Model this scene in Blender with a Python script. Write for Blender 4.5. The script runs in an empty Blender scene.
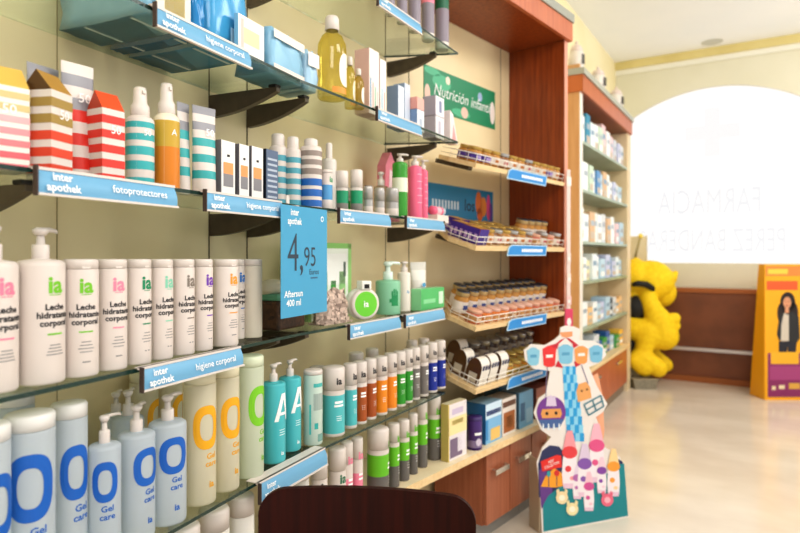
import bpy, bmesh, math, random
from mathutils import Vector, Matrix
random.seed(7)
scene = bpy.context.scene
COL = scene.collection
R = math.radians
H = 1.30                      # eye height
F = 600.0                     # focal length in photo pixels
YAW = R(31.4)
HZ = 255.0                    # horizon row
CA, SA = math.cos(YAW), math.sin(YAW)

# ------------------------------------------------------------------ helpers
def W(p, z=0.0):              # (right, forward, height above eye) -> world
    return Vector((p[0]*CA - p[1]*SA, p[0]*SA + p[1]*CA, H + z))

class Sec:                    # one straight run of the wall unit
    def __init__(s, p, ang):
        a = R(ang); s.p = p; s.a = a
        s.d = (math.sin(a), math.cos(a)); s.n = (math.cos(a), -math.sin(a))
        s.rz = math.pi/2 - a + YAW
    def at(s, t, off=0.0):
        return (s.p[0]+s.d[0]*t-s.n[0]*off, s.p[1]+s.d[1]*t-s.n[1]*off)
    def col(s, px, off=0.0):  # where the run (set back by off) crosses an image column
        k = (px-400.0)/F
        q = s.at(0, off)
        t = (k*q[1]-q[0])/(s.d[0]-k*s.d[1])
        return (q[0]+s.d[0]*t, q[1]+s.d[1]*t)
    def tcol(s, px, off=0.0):
        q = s.col(px, off); return (q[0]-s.p[0])*s.d[0]+(q[1]-s.p[1])*s.d[1]
KM = 1/1.069
M1 = Sec((-.587*KM, 1.10*KM), 23.4)
M2 = Sec((-.296*KM, 1.774*KM), 30.0)
BU = Sec((.4437, 2.688), 39.5)
CU = Sec((2.116, 5.64), 31.4)
def sec(px): return M1 if px < 296 else M2

def lin(c):
    c = c.lstrip('#'); o = []
    for i in (0, 2, 4):
        v = int(c[i:i+2], 16)/255
        o.append(v/12.92 if v <= .04045 else ((v+.055)/1.055)**2.4)
    return (*o, 1)
_mats = {}
def mat(c, rough=.42, metal=0.0, spec=.5, sub=0.0):
    key = (c, rough, metal, spec, sub)
    if key in _mats: return _mats[key]
    m = bpy.data.materials.new('paint_'+c.lstrip('#')); m.use_nodes = True
    b = m.node_tree.nodes['Principled BSDF']
    b.inputs['Base Color'].default_value = lin(c)
    b.inputs['Roughness'].default_value = rough; b.inputs['Metallic'].default_value = metal
    b.inputs['Specular IOR Level'].default_value = spec
    _mats[key] = m; return m
def clear(name, tint, gloss=.10, body=0.0, bodyc='#ffffff', rough=.02):
    m = bpy.data.materials.new(name); m.use_nodes = True
    nt = m.node_tree; nt.nodes.clear()
    out = nt.nodes.new('ShaderNodeOutputMaterial')
    tr = nt.nodes.new('ShaderNodeBsdfTransparent'); tr.inputs[0].default_value = lin(tint)
    gl = nt.nodes.new('ShaderNodeBsdfGlossy'); gl.inputs['Roughness'].default_value = rough
    df = nt.nodes.new('ShaderNodeBsdfDiffuse'); df.inputs[0].default_value = lin(bodyc)
    tl = nt.nodes.new('ShaderNodeBsdfTranslucent'); tl.inputs[0].default_value = lin(bodyc)
    md = nt.nodes.new('ShaderNodeMixShader'); md.inputs[0].default_value = .35
    nt.links.new(df.outputs[0], md.inputs[1]); nt.links.new(tl.outputs[0], md.inputs[2])
    m1 = nt.nodes.new('ShaderNodeMixShader'); m1.inputs[0].default_value = body
    nt.links.new(tr.outputs[0], m1.inputs[1]); nt.links.new(md.outputs[0], m1.inputs[2])
    fr = nt.nodes.new('ShaderNodeLayerWeight'); fr.inputs[0].default_value = .25
    mt = nt.nodes.new('ShaderNodeMath'); mt.operation = 'MULTIPLY_ADD'
    mt.inputs[1].default_value = .30; mt.inputs[2].default_value = gloss*.4
    nt.links.new(fr.outputs['Fresnel'], mt.inputs[0])
    m2 = nt.nodes.new('ShaderNodeMixShader')
    nt.links.new(mt.outputs[0], m2.inputs[0])
    nt.links.new(m1.outputs[0], m2.inputs[1]); nt.links.new(gl.outputs[0], m2.inputs[2])
    nt.links.new(m2.outputs[0], out.inputs[0])
    return m
def noisy(name, c1, c2, scale, rough, stretch=(1,1,1), detail=4, spec=.5, lo=.35, hi=.65):
    m = bpy.data.materials.new(name); m.use_nodes = True
    nt = m.node_tree; b = nt.nodes['Principled BSDF']
    tc = nt.nodes.new('ShaderNodeTexCoord'); mp = nt.nodes.new('ShaderNodeMapping')
    mp.inputs['Scale'].default_value = stretch
    n = nt.nodes.new('ShaderNodeTexNoise'); n.inputs['Scale'].default_value = scale; n.inputs['Detail'].default_value = detail
    r = nt.nodes.new('ShaderNodeValToRGB')
    r.color_ramp.elements[0].color = lin(c1); r.color_ramp.elements[1].color = lin(c2)
    r.color_ramp.elements[0].position = lo; r.color_ramp.elements[1].position = hi
    nt.links.new(tc.outputs['Object'], mp.inputs[0]); nt.links.new(mp.outputs[0], n.inputs[0])
    nt.links.new(n.outputs[0], r.inputs[0]); nt.links.new(r.outputs[0], b.inputs['Base Color'])
    b.inputs['Roughness'].default_value = rough; b.inputs['Specular IOR Level'].default_value = spec
    return m
WHITE = mat('#dfd5cf'); CAPW = mat('#dfd6d0', .35); BLACK = mat('#15120f', .5)
TXT = mat('#2b2a2e', .6); GREYT = mat('#8c8a8c', .6); WTXT = mat('#fbfbfb', .5)
BLUE = mat('#1766c2', .5); STRIPB = mat('#73aed2', .4); SIGNB = mat('#4ba3cb', .5)
CHROME = mat('#d9d6cf', .22, .9); DARKM = noisy('bronze_metal', '#4a3f31', '#584b3a', 30, .4)
WALLM = noisy('cream_laminate', '#e6d5ac', '#ebdcb5', 3, .38, spec=.4)
WALLY = noisy('yellow_wall_paint', '#efe3b8', '#f2e8c2', 2, .8)
WALLB = noisy('pale_wall_paint', '#dfdcc6', '#e4e1cd', 2, .8)
CEIL = noisy('ceiling_paint', '#f4f6f8', '#f8f9fa', 1.5, .9)
FLOORM = noisy('polished_stone', '#dacebd', '#e8decf', 2.2, .16, (1,1.6,1), 6, .5, .3, .7)
WOODR = noisy('reddish_wood', '#7c3512', '#97471a', 6, .32, (9, 9, .5), 5, .45)
WOODO = noisy('cherry_veneer', '#b3603a', '#c07048', 5, .4, (8, 8, .5), 5)
WOODL = noisy('pale_beech', '#e3c592', '#edd3a6', 6, .45, (.8, 8, 8), 4)
WOODC = noisy('cabinet_veneer', '#9a5a3d', '#a86647', 6, .4, (10, 10, .6), 5)
WOODD = noisy('mahogany_veneer', '#2a0803', '#3a0d05', 7, .5, (12, 12, .5), 5, .22)
TAN = noisy('tan_laminate', '#cf9e68', '#d8aa76', 5, .5, (6, 6, .5), 3)
GLASS = clear('shelf_glass', '#f3f8f3', .05)
EDGE = mat('#1f3a33', .15)
TIN = mat('#b9bcc0', .3, .8); GOLD = mat('#c3a35a', .35, .6)

_txt = {}
def text_geo(s, bold=0.0, res=2):
    key = (s, bold, res)
    if key in _txt: return _txt[key]
    cu = bpy.data.curves.new('lettering', 'FONT'); cu.body = s; cu.size = 1; cu.align_x = 'CENTER'; cu.align_y = 'CENTER'
    cu.resolution_u = res; cu.offset = bold; cu.space_line = .95; cu.fill_mode = 'FRONT'
    ob = bpy.data.objects.new('lettering', cu)
    me = bpy.data.meshes.new_from_object(ob)
    bm = bmesh.new(); bm.from_mesh(me)
    xs = [v.co.x for v in bm.verts]
    if xs:
        x = min(xs)+.3
        while x < max(xs):
            bmesh.ops.bisect_plane(bm, geom=bm.verts[:]+bm.edges[:]+bm.faces[:], plane_co=(x,0,0), plane_no=(1,0,0)); x += .3
    bm.verts.ensure_lookup_table(); bm.verts.index_update()
    vs = [tuple(v.co) for v in bm.verts]
    fs = [[v.index for v in f.verts] for f in bm.faces]
    fs = [f if True else f for f in fs]
    bm.free(); bpy.data.objects.remove(ob); bpy.data.curves.remove(cu); bpy.data.meshes.remove(me)
    _txt[key] = (vs, fs); return vs, fs

class MB:
    def __init__(s): s.v = []; s.f = []; s.mi = []; s.sm = []; s.mats = []
    def mid(s, m):
        if m not in s.mats: s.mats.append(m)
        return s.mats.index(m)
    def add(s, vs, fs, m, smooth=False, T=None):
        o = len(s.v); k = s.mid(m)
        for v in vs:
            v = Vector(v)
            if T is not None: v = T @ v
            s.v.append(tuple(v))
        for f in fs:
            s.f.append([i+o for i in f]); s.mi.append(k); s.sm.append(smooth)
        return s
    def lathe(s, prof, m, n=28, T=None, sx=1.0, sy=1.0):
        vs = []; fs = []; rings = []
        for r, z in prof:
            if r < 1e-6: rings.append([len(vs)]); vs.append((0, 0, z))
            else:
                rings.append(list(range(len(vs), len(vs)+n)))
                for i in range(n):
                    a = 2*math.pi*i/n; vs.append((r*math.cos(a)*sx, r*math.sin(a)*sy, z))
        for A, B in zip(rings, rings[1:]):
            if len(A) == 1 and len(B) == 1: continue
            for i in range(n):
                j = (i+1) % n
                if len(A) == 1: fs.append([A[0], B[j], B[i]])
                elif len(B) == 1: fs.append([A[i], A[j], B[0]])
                else: fs.append([A[i], A[j], B[j], B[i]])
        return s.add(vs, fs, m, True, T)
    def box(s, lo, hi, m, bev=0.0, T=None):
        if bev <= 0:
            x0, y0, z0 = lo; x1, y1, z1 = hi
            vs = [(x0,y0,z0),(x1,y0,z0),(x1,y1,z0),(x0,y1,z0),(x0,y0,z1),(x1,y0,z1),(x1,y1,z1),(x0,y1,z1)]
            return s.add(vs, [[0,3,2,1],[4,5,6,7],[0,1,5,4],[1,2,6,5],[2,3,7,6],[3,0,4,7]], m, False, T)
        bm = bmesh.new(); bmesh.ops.create_cube(bm, size=1)
        for v in bm.verts:
            v.co = Vector([(lo[i]+hi[i])/2 + v.co[i]*(hi[i]-lo[i]) for i in range(3)])
        bmesh.ops.bevel(bm, geom=bm.edges[:], offset=bev, segments=2, profile=.5, affect='EDGES')
        bm.verts.index_update()
        s.add([tuple(v.co) for v in bm.verts], [[v.index for v in f.verts] for f in bm.faces], m, False, T)
        bm.free(); return s
    def prism(s, poly, y0, y1, m, T=None, capm=None):      # poly in x,z extruded along y
        n = len(poly)
        vs = [(x, y0, z) for x, z in poly]+[(x, y1, z) for x, z in poly]
        fs = [[i, (i+1) % n, n+(i+1) % n, n+i][::-1] for i in range(n)]
        s.add(vs, fs, m, False, T)
        return s.add(vs, [list(range(n)), list(range(2*n-1, n-1, -1))], capm or m, False, T)
    def slab(s, poly, z0, z1, m, edge=None, T=None):       # poly in x,y extruded along z
        n = len(poly)
        a = sum(poly[i][0]*poly[(i+1)%n][1]-poly[(i+1)%n][0]*poly[i][1] for i in range(n))
        if a < 0: poly = poly[::-1]
        vs = [(x, y, z0) for x, y in poly]+[(x, y, z1) for x, y in poly]
        s.add(vs, [list(range(n))[::-1], list(range(n, 2*n))], m, False, T)
        return s.add(vs, [[i, (i+1) % n, n+(i+1) % n, n+i] for i in range(n)], edge or m, False, T)
    def tube(s, pts, r, m, n=8, closed=False, T=None):
        pts = [Vector(p) for p in pts]; rings = []; vs = []; fs = []
        rr = r if isinstance(r, (list, tuple)) else [r]*len(pts)
        for i, p in enumerate(pts):
            a = pts[i-1] if (i or closed) else p; b = pts[(i+1) % len(pts)] if (i < len(pts)-1 or closed) else p
            t = (b-a).normalized(); u = t.cross(Vector((0,0,1)))
            if u.length < .05: u = t.cross(Vector((1,0,0)))
            u.normalize(); w = t.cross(u)
            rings.append(len(vs))
            for k in range(n):
                q = 2*math.pi*k/n; vs.append(tuple(p+(u*math.cos(q)+w*math.sin(q))*rr[i]))
        m_ = len(pts)
        for i in range(m_ if closed else m_-1):
            A, B = rings[i], rings[(i+1) % m_]
            for k in range(n): fs.append([A+k, A+(k+1) % n, B+(k+1) % n, B+k])
        if not closed:
            fs.append(list(range(rings[0], rings[0]+n))[::-1]); fs.append(list(range(rings[-1], rings[-1]+n)))
        return s.add(vs, fs, m, True, T)
    def text(s, st, m, size, org, bold=0.0, wrap=0.0, th=0.0, eps=.0006, sx=1.0, T=None, align='C', res=2, mirror=False):
        vs, fs = text_geo(st, bold, res); out = []
        sh = 0
        if vs and align == 'L': sh = -min(v[0] for v in vs)
        for x, y, _ in vs:
            u = (x+sh)*size*sx; w = y*size
            if mirror: u = -u
            if wrap: a = th+u/wrap; out.append(((wrap+eps)*math.sin(a)+org[0], -(wrap+eps)*math.cos(a)+org[1], org[2]+w))
            else: out.append((org[0]+u, org[1]-eps, org[2]+w))
        return s.add(out, fs, m, False, T)
    def bar(s, m, w, h, z, wrap=0.0, th=0.0, org=(0,0), eps=.0005, x=0.0):     # a printed line or block
        n = max(1, int(w/.006)) if wrap else 1; vs = []; fs = []
        for i in range(n+1):
            u = x-w/2+w*i/n
            for zz in (z-h/2, z+h/2):
                if wrap: a = th+u/wrap; vs.append(((wrap+eps)*math.sin(a), -(wrap+eps)*math.cos(a), zz))
                else: vs.append((org[0]+u, org[1]-eps, zz))
        for i in range(n): fs.append([2*i, 2*i+2, 2*i+3, 2*i+1])
        return s.add(vs, fs, m)
    def oring(s, m, rx, rz, z, wrap, th=0.0, kx=.52, kz=.6, eps=.0008, n=56, p=2.5):    # big rounded letter O wrapped on a bottle
        vs = []; fs = []
        for i in range(n):
            a = 2*math.pi*i/n; c, q = math.cos(a), math.sin(a)
            ex = math.copysign(abs(c)**(2/p), c); ez = math.copysign(abs(q)**(2/p), q)
            for fx, fz in ((1,1),((1+kx)/2,(1+kz)/2),(kx,kz)):
                u = ex*rx*fx; b = th+u/wrap
                vs.append(((wrap+eps)*math.sin(b), -(wrap+eps)*math.cos(b), z+ez*rz*fz))
        for i in range(n):
            j = (i+1) % n
            for k in (0,1): fs.append([3*i+k, 3*j+k, 3*j+k+1, 3*i+k+1])
        return s.add(vs, fs, m)
    def disc(s, m, c, rx, rz, n=24, eps=.0005, T=None, a0=0.0, a1=2*math.pi):      # flat printed ellipse in x,z
        vs = [(c[0]+rx*math.cos(a0+(a1-a0)*i/n), c[1]-eps, c[2]+rz*math.sin(a0+(a1-a0)*i/n)) for i in range(n+1)]
        return s.add([(c[0], c[1]-eps, c[2])]+vs, [[0, i+1, i+2] for i in range(n)], m, False, T)
    def poly(s, m, pts, y, eps=0.0, T=None):
        return s.add([(x, y-eps, z) for x, z in pts], [list(range(len(pts)))], m, False, T)
    def ball(s, c, r, m, n=16, sx=1, sy=1, sz=1):
        k = max(6, n//2)
        prof = [(r*math.sin(math.pi*i/k), -r*math.cos(math.pi*i/k)*sz) for i in range(k+1)]
        prof[0] = (0, prof[0][1]); prof[-1] = (0, prof[-1][1])
        return s.lathe(prof, m, n, Matrix.Translation(c), sx, sy)
    def build(s, name, parent=None, loc=None, rot=None):
        me = bpy.data.meshes.new(name); me.from_pydata(s.v, [], s.f)
        for m in s.mats: me.materials.append(m)
        me.polygons.foreach_set('material_index', s.mi); me.polygons.foreach_set('use_smooth', s.sm)
        me.update()
        o = bpy.data.objects.new(name, me); COL.objects.link(o)
        if parent: o.parent = parent
        if loc is not None: o.location = loc
        if rot is not None: o.rotation_euler = rot
        return o
def tag(o, label, cat, group=None, kind=None):
    if label: o['label'] = label
    if cat: o['category'] = cat
    if group: o['group'] = group
    if kind: o['kind'] = kind
    return o
def empty(name, label, cat, loc, rot=(0,0,0), group=None):
    o = bpy.data.objects.new(name, None); COL.objects.link(o); o.empty_display_size = .05
    o.location = loc; o.rotation_euler = rot
    return tag(o, label, cat, group)
def struct(o): o['kind'] = 'structure'; return o
def copy_tree(o, parent=None):
    c = o.copy(); COL.objects.link(c)
    if parent: c.parent = parent
    for ch in list(o.children): copy_tree(ch, c)
    return c
ORD = ['first','second','third','fourth','fifth','sixth','seventh','eighth','ninth','tenth','eleventh','twelfth','thirteenth','fourteenth']

# ------------------------------------------------------------------ shelf levels (above eye)
S0, S1, S2, S3, S4, CT = .925*KM, .519*KM, .147*KM, -.231*KM, -.600*KM, -.842
FLOOR = -H; CEILZ = 2.13
DEP = .32*KM

# ------------------------------------------------------------------ the setting
def xy(p): w = W(p); return (w.x, w.y)
m1e, m2s, m2e, bs = M1.col(209, DEP), M2.col(246.5, DEP), M2.col(386, DEP), BU.col(408, .338)
be = BU.at(BU.tcol(564.8)+.02, .338)
wb = [M1.at(-3.6, DEP), m1e, m2s, m2e, bs, be]
wpts = [xy(p) for p in wb]
XW, YB = -1.431, 6.963
wpts += [(XW, wpts[-1][1]+.25)]
wseg = []
zf, zc = 0.0, H+CEILZ
for i in range(len(wpts)-1):
    (x0, y0), (x1, y1) = wpts[i], wpts[i+1]
    wm = MB(); wm.add([(x0,y0,zf),(x1,y1,zf),(x1,y1,zc),(x0,y0,zc)], [[0,1,2,3]], WALLM)
    wseg.append(wm)
for k_, px, s_, off in ((0, 209.0, M1, DEP), (2, 247, M2, DEP), (2, 385.5, M2, DEP), (4, 408.8, BU, .338), (4, 500.5, BU, .338), (0, 57, M1, DEP)):
    c = W(s_.col(px, off-.0005)); d = W(s_.d)-W((0,0)); n = W(s_.n)-W((0,0)); hw = .0022 if px > 60 else .0012
    q = [c-d*hw, c+d*hw, c+d*hw+n*.001, c-d*hw+n*.001]
    wseg[k_].slab([(v.x, v.y) for v in q], zf+.5, zc, mat('#6b5d45' if px > 60 else '#b3a27c', .8))
(x0, y0) = wpts[-1]
for wm, nm in zip(wseg, ('wall_left_near', 'wall_left_near_filler', 'wall_left_middle', 'wall_left_middle_filler', 'wall_left_bay', 'wall_left_return')): struct(wm.build(nm))
wm = MB(); wm.add([(XW,y0,zf),(XW,YB,zf),(XW,YB,zc),(XW,y0,zc)], [[0,1,2,3]], WALLY)
struct(wm.build('wall_left_far'))

WX0, WX1, WC, WR, WAP, SILL = -1.37, .46, -.455, 1.46, H+1.735, H-.085
def archz(x): return WAP - WR + math.sqrt(WR*WR-(x-WC)**2)
bw = MB(); XR = 3.6; TH = .03
N = 40; xs = [WX0+(WX1-WX0)*i/N for i in range(N+1)]
def q4(a, b, c, d, m=WALLB): bw.add([a, b, c, d], [[0,1,2,3]], m)
for y in (YB, YB+TH):
    q4((XW,y,0),(WX0,y,0),(WX0,y,zc),(XW,y,zc)); q4((WX1,y,0),(XR,y,0),(XR,y,zc),(WX1,y,zc))
    q4((WX0,y,0),(WX1,y,0),(WX1,y,SILL),(WX0,y,SILL))
    for a, b in zip(xs, xs[1:]): q4((a,y,archz(a)),(b,y,archz(b)),(b,y,zc),(a,y,zc))
for a, b in zip(xs, xs[1:]): q4((a,YB,archz(a)),(b,YB,archz(b)),(b,YB+TH,archz(b)),(a,YB+TH,archz(a)), WHITE)
q4((WX0,YB,SILL),(WX1,YB,SILL),(WX1,YB+TH,SILL),(WX0,YB+TH,SILL), WHITE)
for x in (WX0, WX1): q4((x,YB,SILL),(x,YB,archz(x)),(x,YB+TH,archz(x)),(x,YB+TH,SILL), WHITE)
struct(bw.build('wall_back'))
# window pane with the mirrored lettering seen from inside
PANE = clear('window_glass', '#ffffff', .02)
CROSS = clear('frosted_cross', '#f6f6f8', 0, 0)
LETT = clear('frosted_lettering', '#eff0f4', 0, 0)
wn = MB()
py = YB+.012
wn.add([(WX0,py,SILL),(WX1,py,SILL)]+[(x,py,archz(x)) for x in xs[::-1]], [list(range(N+3))], PANE)
win = struct(wn.build('window_1'))
lt = MB()
def backx(px):   # x on the back wall for an image column
    k = (px-400)/F
    # world ray direction
    d = (k*CA-SA, k*SA+CA); t = py/d[1]; return d[0]*t, t
xa, da = backx(660); xb, db = backx(762)
def backz(px, yy): x, d = backx(px); return H+(HZ-yy)*d/F
def fit_text(st, px0, px1, y0, y1):
    a, _ = backx(px0); b, _ = backx(px1); vs, fs = text_geo(st, .02)
    wd = max(v[0] for v in vs)-min(v[0] for v in vs)
    zt, zb = backz((px0+px1)/2, y0), backz((px0+px1)/2, y1)
    size = (zt-zb)/.7
    lt.text(st, LETT, size, ((a+b)/2, py, (zt+zb)/2), .0, sx=(b-a)/(wd*size), eps=.004, mirror=True)
fit_text('FARMACIA', 658, 762, 190, 215); fit_text('PÉREZ BANDERAS', 640, 786, 230, 253)
cx, cd = backx(712); cz = backz(712, 132); a = .15
for lo, hi in (((cx-a*.5, cz-a*1.7), (cx+a*.5, cz-a*.5)), ((cx-a*1.7, cz-a*.5), (cx+a*1.7, cz+a*.5)), ((cx-a*.5, cz+a*.5), (cx+a*.5, cz+a*1.7))):
    lt.poly(CROSS, [lo, (hi[0], lo[1]), hi, (lo[0], hi[1])], py-.004)
tag(lt.build('window_lettering', win), 'frosted shop lettering and cross seen from behind', None)

fl = MB(); fl.slab([(-2.6,-3.2),(XR,-3.2),(XR,YB+.3),(-2.6,YB+.3)], -.05, 0, FLOORM); struct(fl.build('floor'))
cl = MB(); cl.slab([(-2.6,-3.2),(XR,-3.2),(XR,YB+.3),(-2.6,YB+.3)], zc, zc+.05, CEIL); struct(cl.build('ceiling'))
t1 = MB(); t1.box((XW, YB-.05, zc-.085), (XR, YB-.001, zc-.001), noisy('ochre_cornice', '#d9c988', '#e0d295', 3, .7)); struct(t1.build('trim_1'))
t2 = MB(); t2.prism([(XW, zc-.14), (XR, zc-.14), (XR, zc-.086), (XW, zc-.086)], YB-.03, YB-.001, mat('#efeee2', .6)); struct(t2.build('trim_2'))
vd = MB(); d0 = 2.0/ (HZ-42)*F
vx = W(((712-400)/F*6.0, 6.0))
vd.lathe([(0,-.004),(.07,-.004),(.09,-.002),(.1,-.0005)], mat('#cfcfc8', .6), 24); vent = vd.build('ceiling_light', None, (vx.x, vx.y, zc-.0005))
tag(vent, 'round recessed ceiling light near the arched window', 'ceiling light')

# ------------------------------------------------------------------ glass shelves and brackets
F_ = M2.p
BK = DEP-.004
def bk(s_, px): return s_.col(px, BK)
gm = ((m1e[0]+m2s[0])/2+.004*M2.n[0], (m1e[1]+m2s[1])/2+.004*M2.n[1])
levels = [('topmost', S0, 458, True), ('second', S1, 458, True), ('third', S2, 445, True), ('fourth', S3, 445, True), ('lowest', S4, 445, True)]
for nm, z, endpx, _ in levels:
    p1 = [M1.at(-.75), M1.p, F_, gm, bk(M1, 208), M1.at(-.75, BK)]
    p2 = [F_, M2.col(endpx), bk(M2, 384), bk(M2, 248), gm]
    for k, (pp, side) in enumerate(((p1, 'left shelf run near the camera'), (p2, 'right shelf run by the baby food'))):
        if nm == 'topmost' and k == 0: continue
        g = MB(); g.slab([xy(p) for p in pp], -.007, 0, GLASS, GLASS)
        ne = 2
        for a_, b_ in zip(pp[:ne+1] if k == 0 else pp[:3], (pp[1:3] if k == 0 else pp[1:3])):
            (ax, ay), (bx, by) = xy(a_), xy(b_); nn = W(sec(200).n if k == 0 else M2.n)-W((0,0)); ex, ey = nn.x*.0006, nn.y*.0006
            g.add([(ax+ex,ay+ey,-.0075),(bx+ex,by+ey,-.0075),(bx+ex,by+ey,.0004),(ax+ex,ay+ey,.0004)], [[0,1,2,3]], EDGE)
        tag(g.build('glass_shelf', None, (0,0,H+z)), f'clear glass shelf, {nm} from top in the {side}' if nm != 'lowest' else f'clear glass shelf, lowest in the {side}', 'shelf', 'glass shelves')
def bracket(s_, px, z, lab, ln=.235):
    m = MB(); m_ = []
    for i in range(9):
        u = i/8; m_.append((ln*u, -.064+.052*u**1.9))
    poly = [(0, 0)]+m_+[(ln, 0)]
    T = Matrix.Rotation(-math.pi/2, 4, 'Z')
    m.prism(poly, -.009, .009, DARKM, T)
    m.box((-.016, -.237, -.001), (.010, -.212, .007), BLACK, .002)
    p = s_.col(px, DEP-.001); w = W(p, z-.018)
    tag(m.build('shelf_bracket', None, w, (0,0,s_.rz)), lab, 'bracket', 'dark shelf brackets')
for nm, z, e, _ in levels:
    for px, s_, lb in ((211.5, M1, 'at the left of the filler strip'), (248.5, M2, 'at the right of the filler strip'), (388, M2, 'at the baby food bay end')):
        if z == S0 and px < 240: continue
        bracket(s_, px, z, f'dark curved bracket under the {nm} glass shelf {lb}')
tq = M1.at(M1.tcol(26, DEP-.225), DEP)
bracket(M1, 400+F*tq[0]/tq[1], S2, 'dark bracket under the third glass shelf at the left picture edge')

# ------------------------------------------------------------------ shelf label strips
def strip(a, b, z, txt, lab, short=False, end=True, hh=.039):
    p0, p1 = sec(a).col(a, -.014), sec(b).col(b, -.014); n0, n1 = sec(a).n, sec(b).n
    p0 = (p0[0]-n0[0]*.010, p0[1]-n0[1]*.010); p1 = (p1[0]-n1[0]*.010, p1[1]-n1[1]*.010)
    w0, w1 = W(p0, z), W(p1, z); d = w1-w0; L = d.length; rz = math.atan2(d.y, d.x)
    r = empty('label_strip', lab, 'shelf label', w0, (0,0,rz), 'blue shelf edge label strips')
    m = MB()
    m.box((0, -.006, .0012), (L, .006 if hh < .04 else .03, .003), CAPW); m.box((0, -.0075, -.002), (L, -.0005, .003), CAPW)
    m.prism([(0, -hh-.004), (L, -hh-.004), (L, -hh), (0, -hh)], -.018, -.010, CAPW)
    m.build('rail', r)
    m = MB(); n = 6; vs = []
    for i in range(n+1):
        u = i/n; y = -.006-.008*u-.004*math.sin(math.pi*u)
        for x in (0.001, L-.001): vs.append((x, y, -.002-(hh-.002)*u))
    m.add(vs, [[2*i, 2*i+2, 2*i+3, 2*i+1] for i in range(n)], STRIPB, True)
    T = Matrix.Translation((0, -.0152, -hh*.52)) @ Matrix.Rotation(R(-11), 4, 'X')
    m.text('inter\napothek', WTXT, .0187, (min(.014, L*.06), 0, 0), .02, T=T, align='L', eps=.0012)
    if txt: m.text(txt, WTXT, .0197, (L*.47, 0, 0), .008, T=T, align='L', eps=.0012)
    m.build('printed_insert', r)
    if end:
        m = MB(); m.prism([(-.003, -hh-.005), (-.0003, -hh-.005), (-.0003, .004), (-.003, .004)], -.019, -.009, mat('#4a3a36', .5)); m.build('end_cap', r)
strip(154, 250, S1, 'higiene corporal', 'blue label strip on the second glass shelf, left one under blue packs')
strip(376, 421, S1, '', 'blue label strip on the second glass shelf, right one under small cartons')
strip(377, 421, S0, '', 'blue label strip on the topmost glass shelf at top of picture')
strip(35, 176, S2, 'fotoprotectores', 'blue label strip reading fotoprotectores under the striped cartons')
strip(204, 283, S2, 'higiene corporal', 'blue label strip under the narrow white boxes beside the price sign')
strip(338, 390, S2, '', 'blue label strip under the silver roll-on deodorants')
strip(405, 444, S2, '', 'blue label strip under the pink shower bottles')
strip(141, 242, S3, 'higiene corporal', 'blue label strip under the white lotion bottles')
strip(348, 400, S3, '', 'blue label strip under the round green jar')
strip(404, 444, S3, '', 'blue label strip under the green box on the fourth shelf')
strip(259, 326, S4, '', 'blue label strip with white top on the lowest glass shelf', hh=.043)

# ------------------------------------------------------------------ product builders
def spot(px, off, z, wpx, top, s_=None):
    s_ = s_ or sec(px); p = s_.col(px, off); d = p[1]
    return s_, W(p, z), wpx*d/F, (HZ-top)*d/F - z
def cyl_base(r, h, z1, foot=.94):
    return [(0, 0), (r*foot, 0), (r*.985, h*.008), (r, h*.02), (r, z1)]
def lotion(px, w, top, off, ic, lab, twist=0, z=S3, name='lotion_bottle', body=None, group='white body lotion bottles', txt=True, ic2=None, cap=True):
    s_, loc, W_, h = spot(px, off, z, w, top); r = W_/2
    o = empty(name, lab, 'bottle', loc, (0,0,s_.rz+R(twist)), group)
    b = MB(); body = body or WHITE
    b.lathe(cyl_base(r, h, h*.905)+[(r*.985, h*.912), (r*.9, h*.914)], body, 32)
    if txt:
        c = mat(ic, .5)
        b.text('ia', c, h*.175, (0,0,h*.77), .03, wrap=r)
        b.bar(c, r*.55, h*.006, h*.70, r)
        b.text('Leche\nhidratante\ncorporal', TXT, h*.066, (0,0,h*.53), .028, wrap=r)
        b.bar(c, r*.8, h*.012, h*.385, r)
        for k, wd in enumerate((.55, .7, .9, .7)): b.bar(GREYT, r*wd, h*.007, h*(.30-.028*k), r)
        b.bar(GREYT, r*.45, h*.01, h*.13, r)
    b.build('body', o)
    c = MB(); c.lathe([(r*.9, h*.914), (r*.985, h*.916), (r*.985, h*.98), (r*.95, h*.995), (r*.85, h), (0, h)], CAPW if cap else body, 32)
    c.box((-r*.25, -r*1.0, h*.916), (r*.25, -r*.8, h*.935), CAPW, .001)
    c.build('flip_cap', o); return o
def pump_head(o, r, h, zn, m=CAPW, spout=0, rn=.34, stem=1.0):
    p = MB(); hz = h-zn
    p.lathe([(r*rn*.95, zn), (r*rn, zn+.002), (r*rn, zn+hz*.42), (r*rn*.9, zn+hz*.46), (r*rn*.52, zn+hz*.47), (r*rn*.45, zn+hz*.78), (0, zn+hz*.78)], m, 20)
    p.build('pump_collar', o)
    q = MB(); T = Matrix.Rotation(R(spout), 4, 'Z')
    k = r*rn
    q.lathe([(0, zn+hz*.76), (k*.62, zn+hz*.76), (k*.9, zn+hz*.86), (k*.95, zn+hz*.95), (k*.6, h), (0, h)], m, 18)
    L = r*1.15
    q.tube([(-k*.8,0,zn+hz*.94), (L*.5,0,zn+hz*.95), (L*.9,0,zn+hz*.93), (L,0,zn+hz*.87)], [k*.30, k*.34, k*.28, k*.22], m, 10, T=T)
    q.build('pump_head', o)
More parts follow.
